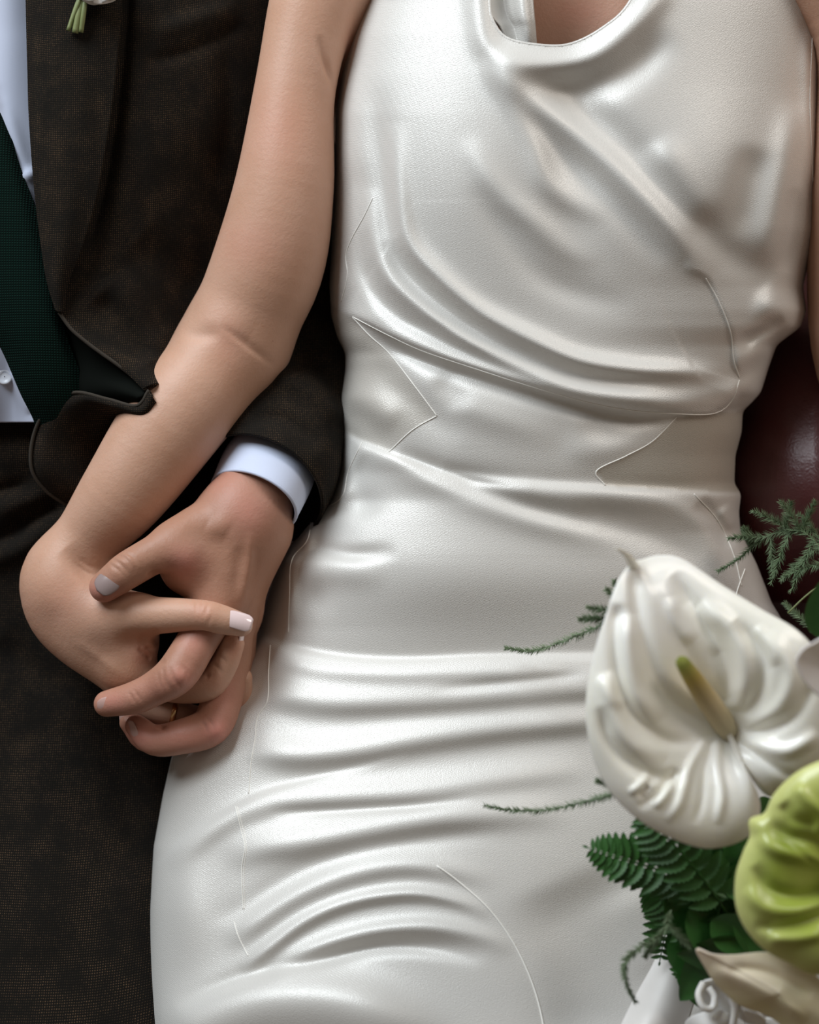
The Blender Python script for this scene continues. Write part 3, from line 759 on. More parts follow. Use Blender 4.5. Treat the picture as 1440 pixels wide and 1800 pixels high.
his_fingers = [
    [(345, 935, 12, 38), (288, 965, 24, 34), (228, 1000, 30, 33), (208, 1014, 30, 31), (184, 1032, 27, 27)],       # thumb
    [(396, 1050, 10, 38), (350, 1122, 20, 36), (312, 1182, 29, 37), (275, 1208, 26, 31), (238, 1226, 22, 29), (188, 1237, 14, 23)],   # index
    [(412, 1060, 0, 34), (408, 1150, -8, 34), (390, 1230, -2, 36), (370, 1276, 5, 35), (323, 1294, 8, 31), (272, 1301, 4, 27), (240, 1276, 2, 20)],   # middle
    [(425, 1075, -14, 30), (408, 1200, -26, 28), (368, 1282, -20, 26), (265, 1303, -12, 21), (227, 1270, -8, 17)],
    [(428, 1080, -18, 26), (420, 1180, -34, 24), (385, 1260, -34, 22), (320, 1268, -34, 20)],
]
his_wr = [
    # thumb knuckle
    ('g', -.5, 3, 3, [(204, 975), (222, 984), (232, 1000)]), ('g', -.45, 3, 3, [(196, 982), (212, 992), (226, 1008)]), ('g', -.45, 3, 3, [(218, 972), (234, 980), (244, 994)]),
    ('g', -.4, 3, 3, [(190, 990), (206, 1000), (216, 1012)]), ('g', 1.0, 18, 16, [(228, 985)]),
    # index knuckle
    ('g', -.55, 3, 3, [(286, 1172), (290, 1195), (300, 1215)]), ('g', -.5, 3, 3, [(298, 1170), (306, 1192), (318, 1210)]), ('g', -.45, 3, 3, [(318, 1168), (328, 1182), (328, 1200)]),
    ('g', -.4, 3, 3, [(278, 1180), (280, 1200), (287, 1216)]), ('g', 1.2, 18, 16, [(318, 1190)]), ('g', -.7, 5, 5, [(268, 1168), (280, 1163), (292, 1160)]),
    ('g', -.35, 3, 3, [(224, 1214), (232, 1226), (236, 1238)]), ('g', -.35, 3, 3, [(234, 1210), (243, 1224), (250, 1236)]),
    # middle finger
    ('g', -1.3, 8, 8, [(284, 1268), (280, 1284)]), ('g', -.45, 3, 3, [(352, 1266), (360, 1276), (364, 1290)]), ('g', -.4, 3, 3, [(362, 1262), (372, 1272), (376, 1286)]), ('g', 1.1, 16, 14, [(380, 1286)]),
    # back of the hand
    ('g', 2.6, 30, 30, [(326, 985)]), ('g', 1.0, 24, 18, [(366, 918), (400, 938)]), ('g', -.9, 24, 20, [(325, 925), (365, 945), (400, 975)]),
    ('g', 1.3, 8, 8, [(440, 935), (436, 990), (424, 1060)]), ('g', -.6, 10, 10, [(420, 960), (412, 1055)]), ('g', -.6, 10, 10, [(455, 960), (443, 1050)]),
    ('g', -3.0, 18, 14, [(262, 1030), (290, 1022)]),
]
his_fl = [('g', .75, 30, 28, [(325, 990)]), ('g', .8, 34, 22, [(178, 1044)]), ('g', .6, 24, 22, [(322, 1190)]), ('g', .35, 50, 30, [(270, 1215)]), ('g', .7, 22, 22, [(382, 1284)]), ('g', .6, 60, 30, [(320, 1295)]),
          ('g', .5, 40, 40, [(440, 900)]), ('g', .7, 30, 30, [(240, 1290)]), ('g', .5, 30, 40, [(345, 1125)]), ('g', .35, 50, 50, [(390, 830)]), ('g', .5, 30, 50, [(395, 1230)]), ('g', .6, 30, 20, [(195, 1235)])]
his_body = Body(his_mass, his_fingers, km=.014, kl=.008)
body_mesh('body', his_body, .001, SKIN_M, groom, his_wr, his_fl)
nail('thumbnail', NAIL_D, groom, (185, 1024, 39.2), (-.75, -.66, -.10), (-.06, .30, 1), .0070, .0078, .0100, 'greyish bruised thumbnail')
nail('fingernail', NAIL_M, groom, (185, 1242, 22.4), (-1, -.3, -.35), (-.30, -.35, 1), .0056, .0054, .0078)
nail('fingernail', NAIL_M, groom, (231, 1283, 8.5), (-.35, 1, -.1), (-.75, -.35, .9), .0058, .0040, .0065)
nail('fingernail', NAIL_M, groom, (215, 1272, -6), (-.3, 1, -.1), (-.8, -.2, .8), .0058, .0035, .0058)

# shirt, tie
shirt = [[(-220, y, -25), (-120, y, 2 + b_), (-40, y, 10 + b_), (20, y, 10 + b_), (90, y, 0)] for y, b_ in ((-330, -14), (-90, 4), (60, 4), (200, 2), (340, 0), (480, -2), (600, -8), (680, -20), (742, -32))]
sh, shg = patch('shirt', shirt, 90, 220, SHIRT, groom, thick=.001, folds=[
    ('g', 4, 14, 18, [(-60, 120), (0, 190), (40, 300), (60, 380)], .3, .2), ('g', -3, 12, 14, [(-10, 150), (22, 250), (50, 330)], .3, .3), ('g', 3, 10, 12, [(10, 290), (40, 310), (70, 300)], .3, .3),
    ('s', 1.5, 40, 2.0, [(18, 590), (17, 640), (24, 700), (28, 760)], 0, 0), ('g', 3, 10, 10, [(26, 650), (45, 700), (60, 725)], .2, .2), ('g', -3, 9, 9, [(40, 650), (56, 690)], .3, .3)])
tie = [[(-190, 60, 8), (-150, 40, 16), (-100, 20, 14), (-60, 5, 8)], [(-140, 220, 10), (-90, 190, 18), (-30, 160, 16), (-8, 150, 10)], [(-110, 360, 12), (-50, 330, 19), (10, 300, 18), (33, 292, 12)],
       [(-70, 470, 12), (-10, 440, 20), (45, 410, 19), (74, 400, 12)], [(-25, 560, 12), (35, 540, 20), (80, 520, 18), (96, 512, 12)], [(8, 620, 8), (50, 610, 17), (95, 600, 15), (115, 592, 8)],
       [(38, 690, 4), (75, 685, 11), (115, 672, 9), (142, 660, 3)], [(62, 740, -4), (95, 735, 2), (130, 725, 0), (160, 715, -4)], [(70, 790, -14), (110, 780, -10), (150, 765, -12), (180, 755, -14)]]
patch('tie', tie, 40, 120, TIE, groom, thick=.003, label='dark green knitted tie')
for bx, by in ((8, 662),):
    z = surface_z(shg, bx, by)[0]
    a_ = np.linspace(0, 2 * math.pi, 28, endpoint=False)
    g = np.stack([np.stack([bx + r_ * np.cos(a_), by + r_ * np.sin(a_), np.full(28, z + h_)], -1) for r_, h_ in ((1, 2.2), (8, 2.0), (11, 2.9), (14, 2.6), (15, 1.4), (14, .3))])
    link('shirt_button', mesh('shirt_button', P(g[..., 0], g[..., 1], g[..., 2]), grid_faces(6, 28, wrap=True)), BUTTON, groom)

# jacket
jf = [[(40, -320, -10), (130, -320, -6), (225, -320, -8), (330, -320, -20), (450, -320, -45), (640, -320, -90)],
      [(52, -80, 12), (130, -80, 15), (225, -80, 14), (330, -80, 0), (450, -80, -25), (640, -80, -75)],
      [(53, 60, 12), (130, 60, 16), (220, 60, 15), (330, 60, 2), (450, 60, -25), (640, 60, -78)],
      [(58, 200, 12), (125, 200, 17), (200, 200, 14), (320, 210, 2), (450, 210, -30), (640, 200, -80)],
      [(68, 340, 14), (120, 340, 16), (180, 340, 13), (290, 340, -2), (430, 350, -36), (640, 350, -88)],
      [(85, 460, 16), (110, 465, 15), (150, 470, 12), (250, 480, -2), (380, 490, -34), (620, 500, -92)],
      [(104, 548, 18), (128, 552, 14), (170, 556, 9), (240, 560, 0), (340, 570, -28), (600, 600, -95)],
      [(150, 600, 17), (168, 600, 14), (195, 602, 10), (250, 610, 2), (330, 630, -18), (560, 690, -95)],
      [(205, 640, 16), (216, 640, 16), (232, 640, 14), (260, 645, 8), (310, 670, -10), (500, 740, -90)],
      [(254, 684, 20), (262, 680, 21), (270, 678, 20), (280, 680, 14), (304, 700, -6), (460, 790, -85)]]
jf_folds = [('g', -5, 14, 16, [(228, -60), (222, 60), (206, 200), (182, 340), (150, 450)], .0, .2), ('g', 3, 16, 20, [(260, 60), (330, 40), (420, 10)], .3, .3), ('g', -3, 12, 14, [(250, 110), (330, 90), (430, 40)], .3, .3),
            ('g', -4, 40, 40, [(240, 420), (300, 470), (360, 520)], .3, .3), ('g', 4, 40, 40, [(200, 480), (240, 560), (290, 620)], .3, .2), ('g', -3, 20, 20, [(390, 60), (400, 200), (380, 330)], .3, .3),
            ('g', -5, 30, 24, [(170, 520), (220, 570), (262, 640)], .2, .2)]
_, jfg = patch('jacket', jf, 150, 220, TWEED, groom, folds=jf_folds, thick=.003)
lap = [[(30, -320, 2), (90, -320, 8), (150, -320, 8), (222, -320, 2)], [(46, -80, 24), (90, -80, 30), (150, -80, 31), (216, -80, 24)], [(47, 0, 24), (90, 0, 30), (150, 0, 31), (214, 10, 24)], [(50, 120, 24), (90, 120, 30), (145, 120, 31), (205, 120, 25)], [(53, 210, 24), (88, 210, 30), (135, 210, 31), (194, 210, 25)],
       [(62, 330, 23), (90, 330, 29), (125, 335, 30), (171, 340, 24)], [(73, 420, 22), (92, 420, 27), (112, 425, 28), (145, 430, 23)], [(84, 490, 21), (96, 492, 25), (106, 494, 25), (118, 498, 21)], [(100, 545, 20), (103, 547, 21), (106, 549, 21), (109, 551, 20)]]
patch('lapel', lap, 50, 160, TWEED, groom, thick=.0025)
flap = []
edge = [(262, 686, 21), (240, 713, 19), (190, 702, 12), (132, 690, 6), (88, 712, 2), (60, 762, -4), (55, 822, -8), (80, 862, -16), (118, 888, -26)]
for x, y, w in edge:
    flap.append([(x + (345 - x) * t, y + (835 - y) * t, w_) for t, w_ in ((0, w - 3), (.10, w + 2), (.3, w * .5 - 10), (.6, -40), (1, -66))])
patch('jacket_front_corner', flap, 70, 160, TWEED, groom, thick=.0025)
patch('jacket_lining', [[(96, 540, 6), (150, 560, 2), (260, 640, -10)], [(110, 600, 2), (180, 640, 6), (256, 688, 18)], [(100, 694, -2), (180, 692, 8), (246, 706, 16)], [(70, 780, -20), (180, 760, -24), (280, 740, -30)]], 30, 40, LINING, groom, thick=.0015)
for pts in ([(104, 549, 19.5), (124, 577, 18.6), (150, 600, 18), (178, 621, 17.5), (205, 640, 17.2), (232, 661, 16.8), (256, 685, 20.5)], [(x, y, w + .5) for x, y, w in edge]):
    c = crom(np.array(pts, float), 80); tube('jacket_edge', c, .0011, TWEED_EDGE, groom, seg=8)

# trousers
tr = []
for y, w0 in ((690, -30), (800, -46), (930, -50), (1060, -56), (1180, -56), (1320, -42), (1480, -18), (1650, 12), (1780, 36), (1900, 60)):
    tr.append([(-320, y, w0 - 30), (-160, y, w0 - 2), (0, y, w0 + 6), (140, y, w0 + 2), (240, y, w0 - 14), (300, y, w0 - 36), (345, y, w0 - 75), (360, y, w0 - 130)])
tr_f = [('g', -7, 20, 16, [(-40, 960), (20, 940), (80, 900), (130, 890)], .2, .2), ('g', 6, 18, 20, [(-40, 990), (30, 965), (90, 925), (140, 915)], .2, .2), ('g', 5, 20, 20, [(-20, 905), (40, 880), (90, 870)], .3, .3),
        ('g', -5, 14, 14, [(-60, 880), (10, 860), (60, 850)], .3, .3), ('s', 3, 30, 3, [(-60, 745), (20, 742), (80, 735), (140, 740)], 0, 0), ('g', 4, 30, 30, [(-20, 800), (40, 800), (90, 790)], .3, .3),
        ('g', -4, 40, 40, [(170, 1250), (220, 1400), (230, 1560)], .3, .3), ('g', 4, 60, 60, [(60, 1300), (80, 1500), (70, 1700)], .3, .3), ('g', -4, 30, 30, [(0, 1120), (60, 1180), (140, 1230)], .3, .4)]
patch('trousers', tr, 160, 260, TROUSER, groom, folds=tr_f, thick=.003)

# sleeve and shirt cuff: rings of (centre, half-width vector, height, shear of the top)
def sleeve(name, rings, m, n=90, seg=96, thick=.002, folds=None, nz=0):
    r_ = crom(np.array(rings, float), n)
    a = np.linspace(0, 2 * math.pi, seg, endpoint=False)
    cx, cy, cw, mx_, my_, hw_, sx_, sy_ = [r_[:, i][:, None] for i in range(8)]
    c_, s_ = np.cos(a)[None], np.sin(a)[None]
    X = cx + mx_ * c_ + sx_ * s_; Y = cy + my_ * c_ + sy_ * s_; Wz = cw + hw_ * s_
    if folds: Wz = Wz + strokes(X, Y, folds) * np.clip(s_ * 3, 0, 1)
    v = P(X, Y, Wz)
    o = link(name, mesh(name, v, grid_faces(n, seg, wrap=True)), m, groom)
    so = o.modifiers.new('t', 'SOLIDIFY'); so.thickness = thick; so.offset = 0
    return o
sleeve('sleeve', [(420, -160, -120, 190, 30, 58, 0, 0), (560, 100, -125, 150, 30, 52, 0, 0), (590, 330, -118, 130, 40, 50, 0, 0), (560, 520, -98, 126, 40, 48, 0, 0), (505, 640, -72, 122, 34, 46, 10, -8),
                  (492, 740, -46, 112, 36, 42, 18, -20), (478, 810, -32, 108, 50, 40, 30, -44), (458, 858, -25, 98, 64, 38, 46, -70)], TWEED,
       folds=[('g', 6, 16, 20, [(480, 660), (540, 680), (600, 740)], .2, .2), ('g', -6, 16, 16, [(500, 620), (560, 650), (610, 720)], .2, .2), ('g', -5, 16, 16, [(440, 740), (500, 740), (560, 790)], .3, .3), ('g', 5, 18, 18, [(520, 560), (580, 600)], .3, .3)])
sleeve('shirt_cuff', [(490, 790, -36, 66, 34, 26, 18, -14), (470, 828, -22, 70, 40, 28, 26, -22), (447, 878, -8, 66, 42, 29, 34, -30)], SHIRT, n=30, thick=.0016)
r_ = (447, 878, -8, 66, 42, 29, 34, -30); a_ = np.linspace(0, 2 * math.pi, 61)
tube('cuff_edge', np.stack([r_[0] + r_[3] * np.cos(a_) + r_[6] * np.sin(a_), r_[1] + r_[4] * np.cos(a_) + r_[7] * np.sin(a_), r_[2] + r_[5] * np.sin(a_)], -1), .0011, SHIRT, groom, seg=8)

# ------------------------------------------------------------------ boutonniere on the lapel
bt = empty('boutonniere', 160, -10, 32, 'small white flower buttonhole with cut green stems pinned to the lapel', 'boutonniere')
for i, (x0, y0, x1, y1, r0) in enumerate([(150, -30, 120, 54, 4), (150, -30, 132, 58, 6), (152, -30, 142, 57, 4.5), (146, -30, 126, 40, 3)]):
    o = tube('stem', [(x0, y0, 36), ((x0 + x1) / 2 - 1 + i, (y0 + y1) / 2, 37 + i), (x1, y1, 36)], rad(r0, 35), STEM, bt, seg=10, n=14)
rnd = random.Random(4)
for k in range(9):
    a0 = k * 0.72 + .2; rr = 58 - 3 * k
    cx, cy = 168, -44
    tip = (cx + rr * math.cos(a0), cy + rr * math.sin(a0) * .98)
    nx, ny = -math.sin(a0), math.cos(a0)
    wdt = rr * .62
    ol = [(cx + .15 * (tip[0] - cx) + nx * wdt * .3, cy + .15 * (tip[1] - cy) + ny * wdt * .3, 36 + k), (cx + .65 * (tip[0] - cx) + nx * wdt, cy + .65 * (tip[1] - cy) + ny * wdt, 40 + k), (tip[0] + nx * 10, tip[1] + ny * 10, 37 + k),
          (tip[0] - nx * 10, tip[1] - ny * 10, 37 + k), (cx + .65 * (tip[0] - cx) - nx * wdt, cy + .65 * (tip[1] - cy) - ny * wdt, 40 + k), (cx + .15 * (tip[0] - cx) - nx * wdt * .3, cy + .15 * (tip[1] - cy) - ny * wdt * .3, 36 + k)]
    closed_sheet('petal', ol, (cx + (tip[0] - cx) * .3, cy + (tip[1] - cy) * .3, 41 + k), WHITE_PETAL, bt, nr=12, na=36)

# ================================================================== THE BOUQUET
bq = empty('bouquet', 1380, 1560, 90, 'bridal bouquet of white and green anthuriums with ferns and white ribbon', 'bouquet')
# large white anthurium
wa_out = [(1108, 992, 178), (1130, 984, 172), (1160, 977, 168), (1200, 984, 166), (1270, 1030, 168), (1340, 1073, 172), (1400, 1108, 176), (1436, 1150, 176), (1462, 1220, 172), (1466, 1290, 168), (1440, 1345, 165), (1395, 1388, 160), (1362, 1400, 156),
          (1335, 1385, 152), (1312, 1345, 150), (1292, 1302, 146), (1283, 1288, 142), (1290, 1315, 148), (1312, 1362, 154), (1332, 1400, 160), (1334, 1432, 162), (1318, 1466, 164), (1285, 1484, 168), (1240, 1490, 172), (1190, 1476, 178), (1130, 1445, 184),
          (1080, 1400, 188), (1050, 1350, 190), (1034, 1290, 192), (1031, 1230, 192), (1042, 1160, 190), (1064, 1085, 188), (1085, 1025, 184)]
wa_f = [('g', -6, 16, 12, [(1112, 1000), (1120, 1080), (1136, 1150), (1158, 1205), (1200, 1245), (1260, 1275)], .1, .3),
        ('g', -6, 14, 12, [(1086, 1060), (1082, 1130), (1092, 1205), (1118, 1262), (1165, 1300), (1220, 1306)], .1, .3),
        ('g', -5, 14, 12, [(1056, 1240), (1072, 1300), (1110, 1345), (1160, 1368), (1210, 1362)], .2, .3),
        ('g', 5, 18, 18, [(1100, 1080), (1102, 1150), (1120, 1220), (1160, 1265)], .2, .3), ('g', 4, 16, 16, [(1066, 1180), (1080, 1260), (1116, 1310), (1170, 1335)], .2, .3),
        ('g', 5, 22, 22, [(1150, 1010), (1190, 1080), (1240, 1160), (1275, 1230)], .2, .2), ('g', -5, 14, 16, [(1180, 1010), (1230, 1085), (1270, 1160), (1290, 1240)], .2, .2),
        ('g', 5, 16, 18, [(1230, 1060), (1290, 1110), (1310, 1180), (1295, 1250)], .2, .2), ('g', -4, 12, 14, [(1290, 1090), (1340, 1150), (1340, 1210), (1310, 1260)], .2, .2),
        ('g', 4, 14, 14, [(1350, 1110), (1390, 1180), (1370, 1240), (1310, 1280)], .2, .2), ('g', -4, 12, 12, [(1430, 1200), (1390, 1265), (1310, 1290)], .2, .2), ('g', 4, 12, 12, [(1440, 1290), (1380, 1320), (1310, 1300)], .2, .2),
        ('g', -3, 8, 8, [(1400, 1370), (1350, 1340), (1300, 1305)], .2, .2),
        ('g', 4, 8, 8, [(1262, 1300), (1262, 1350), (1268, 1400), (1262, 1450)], .1, .3), ('g', -3, 8, 8, [(1250, 1302), (1238, 1350), (1232, 1410), (1220, 1450)], .1, .3), ('g', 3.5, 8, 8, [(1240, 1302), (1212, 1350), (1195, 1410), (1170, 1445)], .1, .3),
        ('g', -3.5, 8, 8, [(1190, 1350), (1160, 1390), (1120, 1420)], .2, .3), ('g', 3, 6, 6, [(1180, 1368), (1170, 1395), (1150, 1420)], .2, .3), ('g', 3, 6, 6, [(1140, 1360), (1125, 1380), (1105, 1395)], .2, .3), ('g', -3, 6, 6, [(1140, 1380), (1120, 1402)], .2, .3),
        ('g', 2.4, 14, 12, [(1176, 1050), (1186, 1090), (1215, 1130)]), ('g', 2.2, 12, 12, [(1205, 1060), (1232, 1110), (1262, 1150)]), ('g', 2.0, 10, 10, [(1330, 1100), (1350, 1130), (1366, 1170)]), ('g', 2.0, 10, 10, [(1056, 1190), (1072, 1222), (1096, 1242)])]
wa = closed_sheet('anthurium', wa_out, (1276, 1284, 140), WHITE_SPATHE, bq, nr=110, na=420, folds=wa_f, thick=.0012,
                  zfun=lambda t, x, y: 10 * np.sin(math.pi * np.clip(t, 0, 1)) ** 1.0 - 7 * t ** 8, label='large white anthurium with a yellow-green spadix')
tube('spathe_tip', [(1116, 1000, 168), (1108, 985, 176), (1100, 974, 183), (1088, 966, 188), (1082, 963, 190)], [.0030, .0023, .0014, .0008, .0003], WHITE_SPATHE, wa, seg=12, n=20)
sp = tube('spadix', [(1283, 1292, 142), (1270, 1268, 152), (1245, 1232, 166), (1218, 1192, 178), (1199, 1163, 184), (1194, 1155, 185)], [.0046, .0062, .0058, .0048, .0034, .0008], SPADIX, wa, seg=24, n=40)
attr(sp.data, 'along', np.r_[np.repeat(np.linspace(0, 1, 40), 24), 0, 1])
tube('flower_stem', [(1285, 1300, 140), (1296, 1330, 120), (1330, 1450, 80), (1400, 1650, 60), (1440, 1850, 60)], .0028, STEM, wa, seg=10, n=30)

# green anthurium
ga_out = [(1319, 1442, 190), (1345, 1430, 192), (1360, 1400, 194), (1385, 1372, 196), (1420, 1348, 198), (1470, 1334, 200), (1540, 1350, 200), (1610, 1420, 196), (1630, 1520, 190), (1600, 1620, 186), (1530, 1690, 184), (1440, 1712, 186), (1385, 1690, 188),
          (1345, 1668, 190), (1312, 1632, 190), (1295, 1590, 190), (1295, 1540, 190), (1308, 1498, 190), (1320, 1470, 190)]
ga_f = [('g', -6, 14, 12, [(1350, 1445), (1390, 1468), (1440, 1480), (1500, 1520)], .2, .2), ('g', 5, 12, 12, [(1330, 1470), (1370, 1495), (1430, 1510), (1490, 1530)], .2, .2),
        ('g', -5, 14, 12, [(1325, 1520), (1352, 1560), (1400, 1575), (1470, 1560)], .2, .2), ('g', 4, 12, 12, [(1310, 1560), (1345, 1595), (1400, 1600), (1470, 1580)], .2, .2), ('g', -4, 12, 10, [(1325, 1625), (1370, 1630), (1430, 1615), (1480, 1590)], .2, .2),
        ('g', -5, 14, 12, [(1375, 1410), (1395, 1440), (1440, 1450)], .2, .2), ('g', 4, 10, 10, [(1400, 1380), (1425, 1410), (1460, 1440)], .2, .2), ('g', 4, 10, 10, [(1350, 1650), (1400, 1650), (1450, 1640)], .2, .2)]
ga = closed_sheet('anthurium', ga_out, (1475, 1545, 170), GREEN_SPATHE, bq, nr=80, na=300, folds=ga_f, thick=.0014,
                  zfun=lambda t, x, y: 9 * np.sin(math.pi * t) - 8 * t ** 8, label='lime green anthurium')
sp = tube('spadix', [(1475, 1545, 172), (1500, 1520, 186), (1530, 1490, 198), (1550, 1470, 204)], [.0046, .0060, .0050, .0010], SPADIX, ga, seg=20, n=30)
attr(sp.data, 'along', np.r_[np.repeat(np.linspace(0, 1, 30), 20), 0, 1])
tube('flower_stem', [(1478, 1550, 168), (1480, 1600, 140), (1470, 1700, 100), (1450, 1860, 70)], .0028, STEM, ga, seg=10, n=24)

# pale petal at the right edge, cream-blush petals low down, curled white petals
closed_sheet('petal', [(1400, 1168, 205), (1405, 1148, 206), (1425, 1132, 206), (1480, 1115, 205), (1540, 1180, 200), (1520, 1250, 196), (1460, 1235, 198), (1420, 1205, 202)], (1465, 1180, 196), LILAC_PETAL, bq, nr=24, na=90, label='pale lilac-white petal')
closed_sheet('petal', [(1224, 1668, 160), (1250, 1676, 164), (1290, 1678, 166), (1350, 1674, 168), (1400, 1690, 170), (1450, 1730, 168), (1520, 1830, 160), (1480, 1880, 150), (1430, 1850, 150), (1360, 1790, 152), (1300, 1765, 152), (1262, 1732, 154), (1240, 1700, 157)],
             (1370, 1745, 172), CREAM_PETAL, bq, nr=50, na=160, label='cream petal with a pink blush', folds=[('g', 4, 10, 16, [(1250, 1700), (1320, 1730), (1420, 1790)], .2, .2), ('g', -3, 10, 10, [(1280, 1700), (1350, 1710), (1430, 1750)], .2, .2)])
for ol, c0 in (([(1275, 1735, 130), (1300, 1758, 136), (1340, 1785, 138), (1345, 1800, 132), (1310, 1795, 126), (1285, 1770, 124)], (1310, 1775, 136)),
               ([(1340, 1790, 130), (1390, 1800, 140), (1440, 1830, 142), (1430, 1880, 130), (1380, 1870, 124), (1345, 1830, 124)], (1390, 1835, 140)),
               ([(1205, 1800, 118), (1235, 1780, 126), (1275, 1778, 128), (1288, 1800, 124), (1280, 1850, 116), (1220, 1860, 112)], (1250, 1812, 132)),
               ([(1232, 1730, 124), (1260, 1722, 132), (1282, 1740, 132), (1290, 1775, 124), (1270, 1790, 118), (1240, 1770, 118)], (1262, 1752, 118))):
    closed_sheet('petal', ol, c0, WHITE_PETAL, bq, nr=16, na=60)
tube('petal_curl', [(1236, 1728, 130), (1228, 1748, 134), (1236, 1770, 136), (1252, 1772, 134), (1256, 1752, 132), (1246, 1736, 130)], .0018, WHITE_PETAL, bq, seg=10, n=40)
tube('petal_curl', [(1262, 1722, 132), (1282, 1742, 136), (1292, 1772, 134), (1288, 1806, 130)], .0020, WHITE_PETAL, bq, seg=10, n=40)

# ribbon
patch('ribbon', [[(1168, 1640, 70), (1190, 1642, 76), (1215, 1650, 70)], [(1150, 1690, 76), (1190, 1695, 82), (1225, 1700, 74)], [(1120, 1745, 84), (1170, 1752, 92), (1222, 1755, 82)], [(1092, 1800, 94), (1145, 1806, 103), (1205, 1812, 92)], [(1060, 1870, 100), (1120, 1878, 112), (1190, 1882, 100)]],
      40, 70, RIBBON, bq, thick=.0006)
patch('ribbon', [[(1190, 1640, 84), (1212, 1652, 88), (1230, 1650, 84)], [(1200, 1690, 90), (1230, 1690, 96), (1255, 1680, 90)], [(1196, 1735, 92), (1226, 1728, 98), (1256, 1712, 94)]], 24, 30, RIBBON, bq, thick=.0006)

# leaves and fern fronds
def leaflet_mesh(name, L, W, serr=0, nseg=10, curl=.15):
    """leaf lying along +x from the origin, z up, folded on the midrib"""
    xs = np.linspace(0, 1, nseg); rows = []
    for i, x in enumerate(xs):
        wv_ = W * (math.sin(math.pi * min(1, x ** .75 * .98 + .02)) ** .8) * (1 + (serr * (1 if i % 2 else -1)))
        z = curl * L * (-(x ** 2))
        rows.append([(x * L, -wv_, z + wv_ * .35), (x * L, -wv_ * .5, z + wv_ * .12), (x * L, 0, z), (x * L, wv_ * .5, z + wv_ * .12), (x * L, wv_, z + wv_ * .35)])
    return mesh(name, np.array(rows), grid_faces(nseg, 5))
from mathutils import Matrix
def orient(pos, d, n):
    d = Vector(d).normalized(); n = Vector(n); n = (n - d * n.dot(d)).normalized(); s_ = n.cross(d)
    m = Matrix((d, s_, n)).transposed().to_4x4(); m.translation = Vector(pos); return m
UP = dirw(0, 0, 1)

rnd = random.Random(11)
def frond(stem, maxlen, nper, m, parent, name='fern_frond', lmesh=None, wid=.21, tiltn=(0, 0, 1)):
    st = P(*np.array(stem, float).T); c = crom(st, nper + 4)
    fr = tube(name, c, np.linspace(.0009, .0003, len(c)), m, parent, seg=6, world=True)
    me = bpy.data.meshes.get('leaflet_' + name) or leaflet_mesh('leaflet_' + name, 1.0, wid, .12, 16)
    if not me.materials: me.materials.append(m)
    me.polygons.foreach_set('use_smooth', np.ones(len(me.polygons), bool))
    nrm = dirw(*tiltn)
    for i in range(2, len(c)):
        t = Vector(c[min(i + 1, len(c) - 1)] - c[i - 1]).normalized(); f_ = i / (len(c) - 1)
        L = maxlen * (math.sin(math.pi * min(1, .22 + .75 * f_)) ** .8 + .06)
        sd = nrm.cross(t).normalized()
        for s_ in ((-1, 1) if i < len(c) - 1 else (0,)):
            d = t * (1 if s_ == 0 else .45) + sd * s_ + nrm * rnd.uniform(-.15, .15)
            o = bpy.data.objects.new('leaflet', me); COL.objects.link(o); o.parent = fr
            o.matrix_parent_inverse = Matrix.Identity(4)
            o.matrix_basis = orient(c[i], d, nrm + t * .2) @ Matrix.Scale(L, 4)
    return fr
frond([(1260, 1580, 108), (1200, 1545, 118), (1130, 1520, 124), (1075, 1504, 126), (1034, 1490, 124)], .0165, 13, FERN, bq)
frond([(1290, 1620, 112), (1240, 1550, 124), (1190, 1490, 132), (1150, 1450, 136), (1137, 1432, 136)], .018, 12, FERN, bq)
frond([(1300, 1640, 100), (1230, 1620, 106), (1170, 1580, 104), (1130, 1560, 98)], .018, 11, FERN, bq)
frond([(1290, 1500, 100), (1270, 1580, 110), (1250, 1650, 108), (1215, 1700, 96), (1205, 1722, 90)], .017, 12, FERN, bq)
frond([(1330, 1560, 96), (1300, 1620, 104), (1260, 1690, 102), (1240, 1730, 96)], .017, 11, FERN, bq)
frond([(1210, 1520, 96), (1190, 1580, 96), (1170, 1640, 92), (1160, 1690, 86)], .015, 11, FERN, bq)
lm = leaflet_mesh('leaf', .034, .011, 0, 16, .12); lm.materials.append(LEAF); lm.polygons.foreach_set('use_smooth', np.ones(len(lm.polygons), bool))
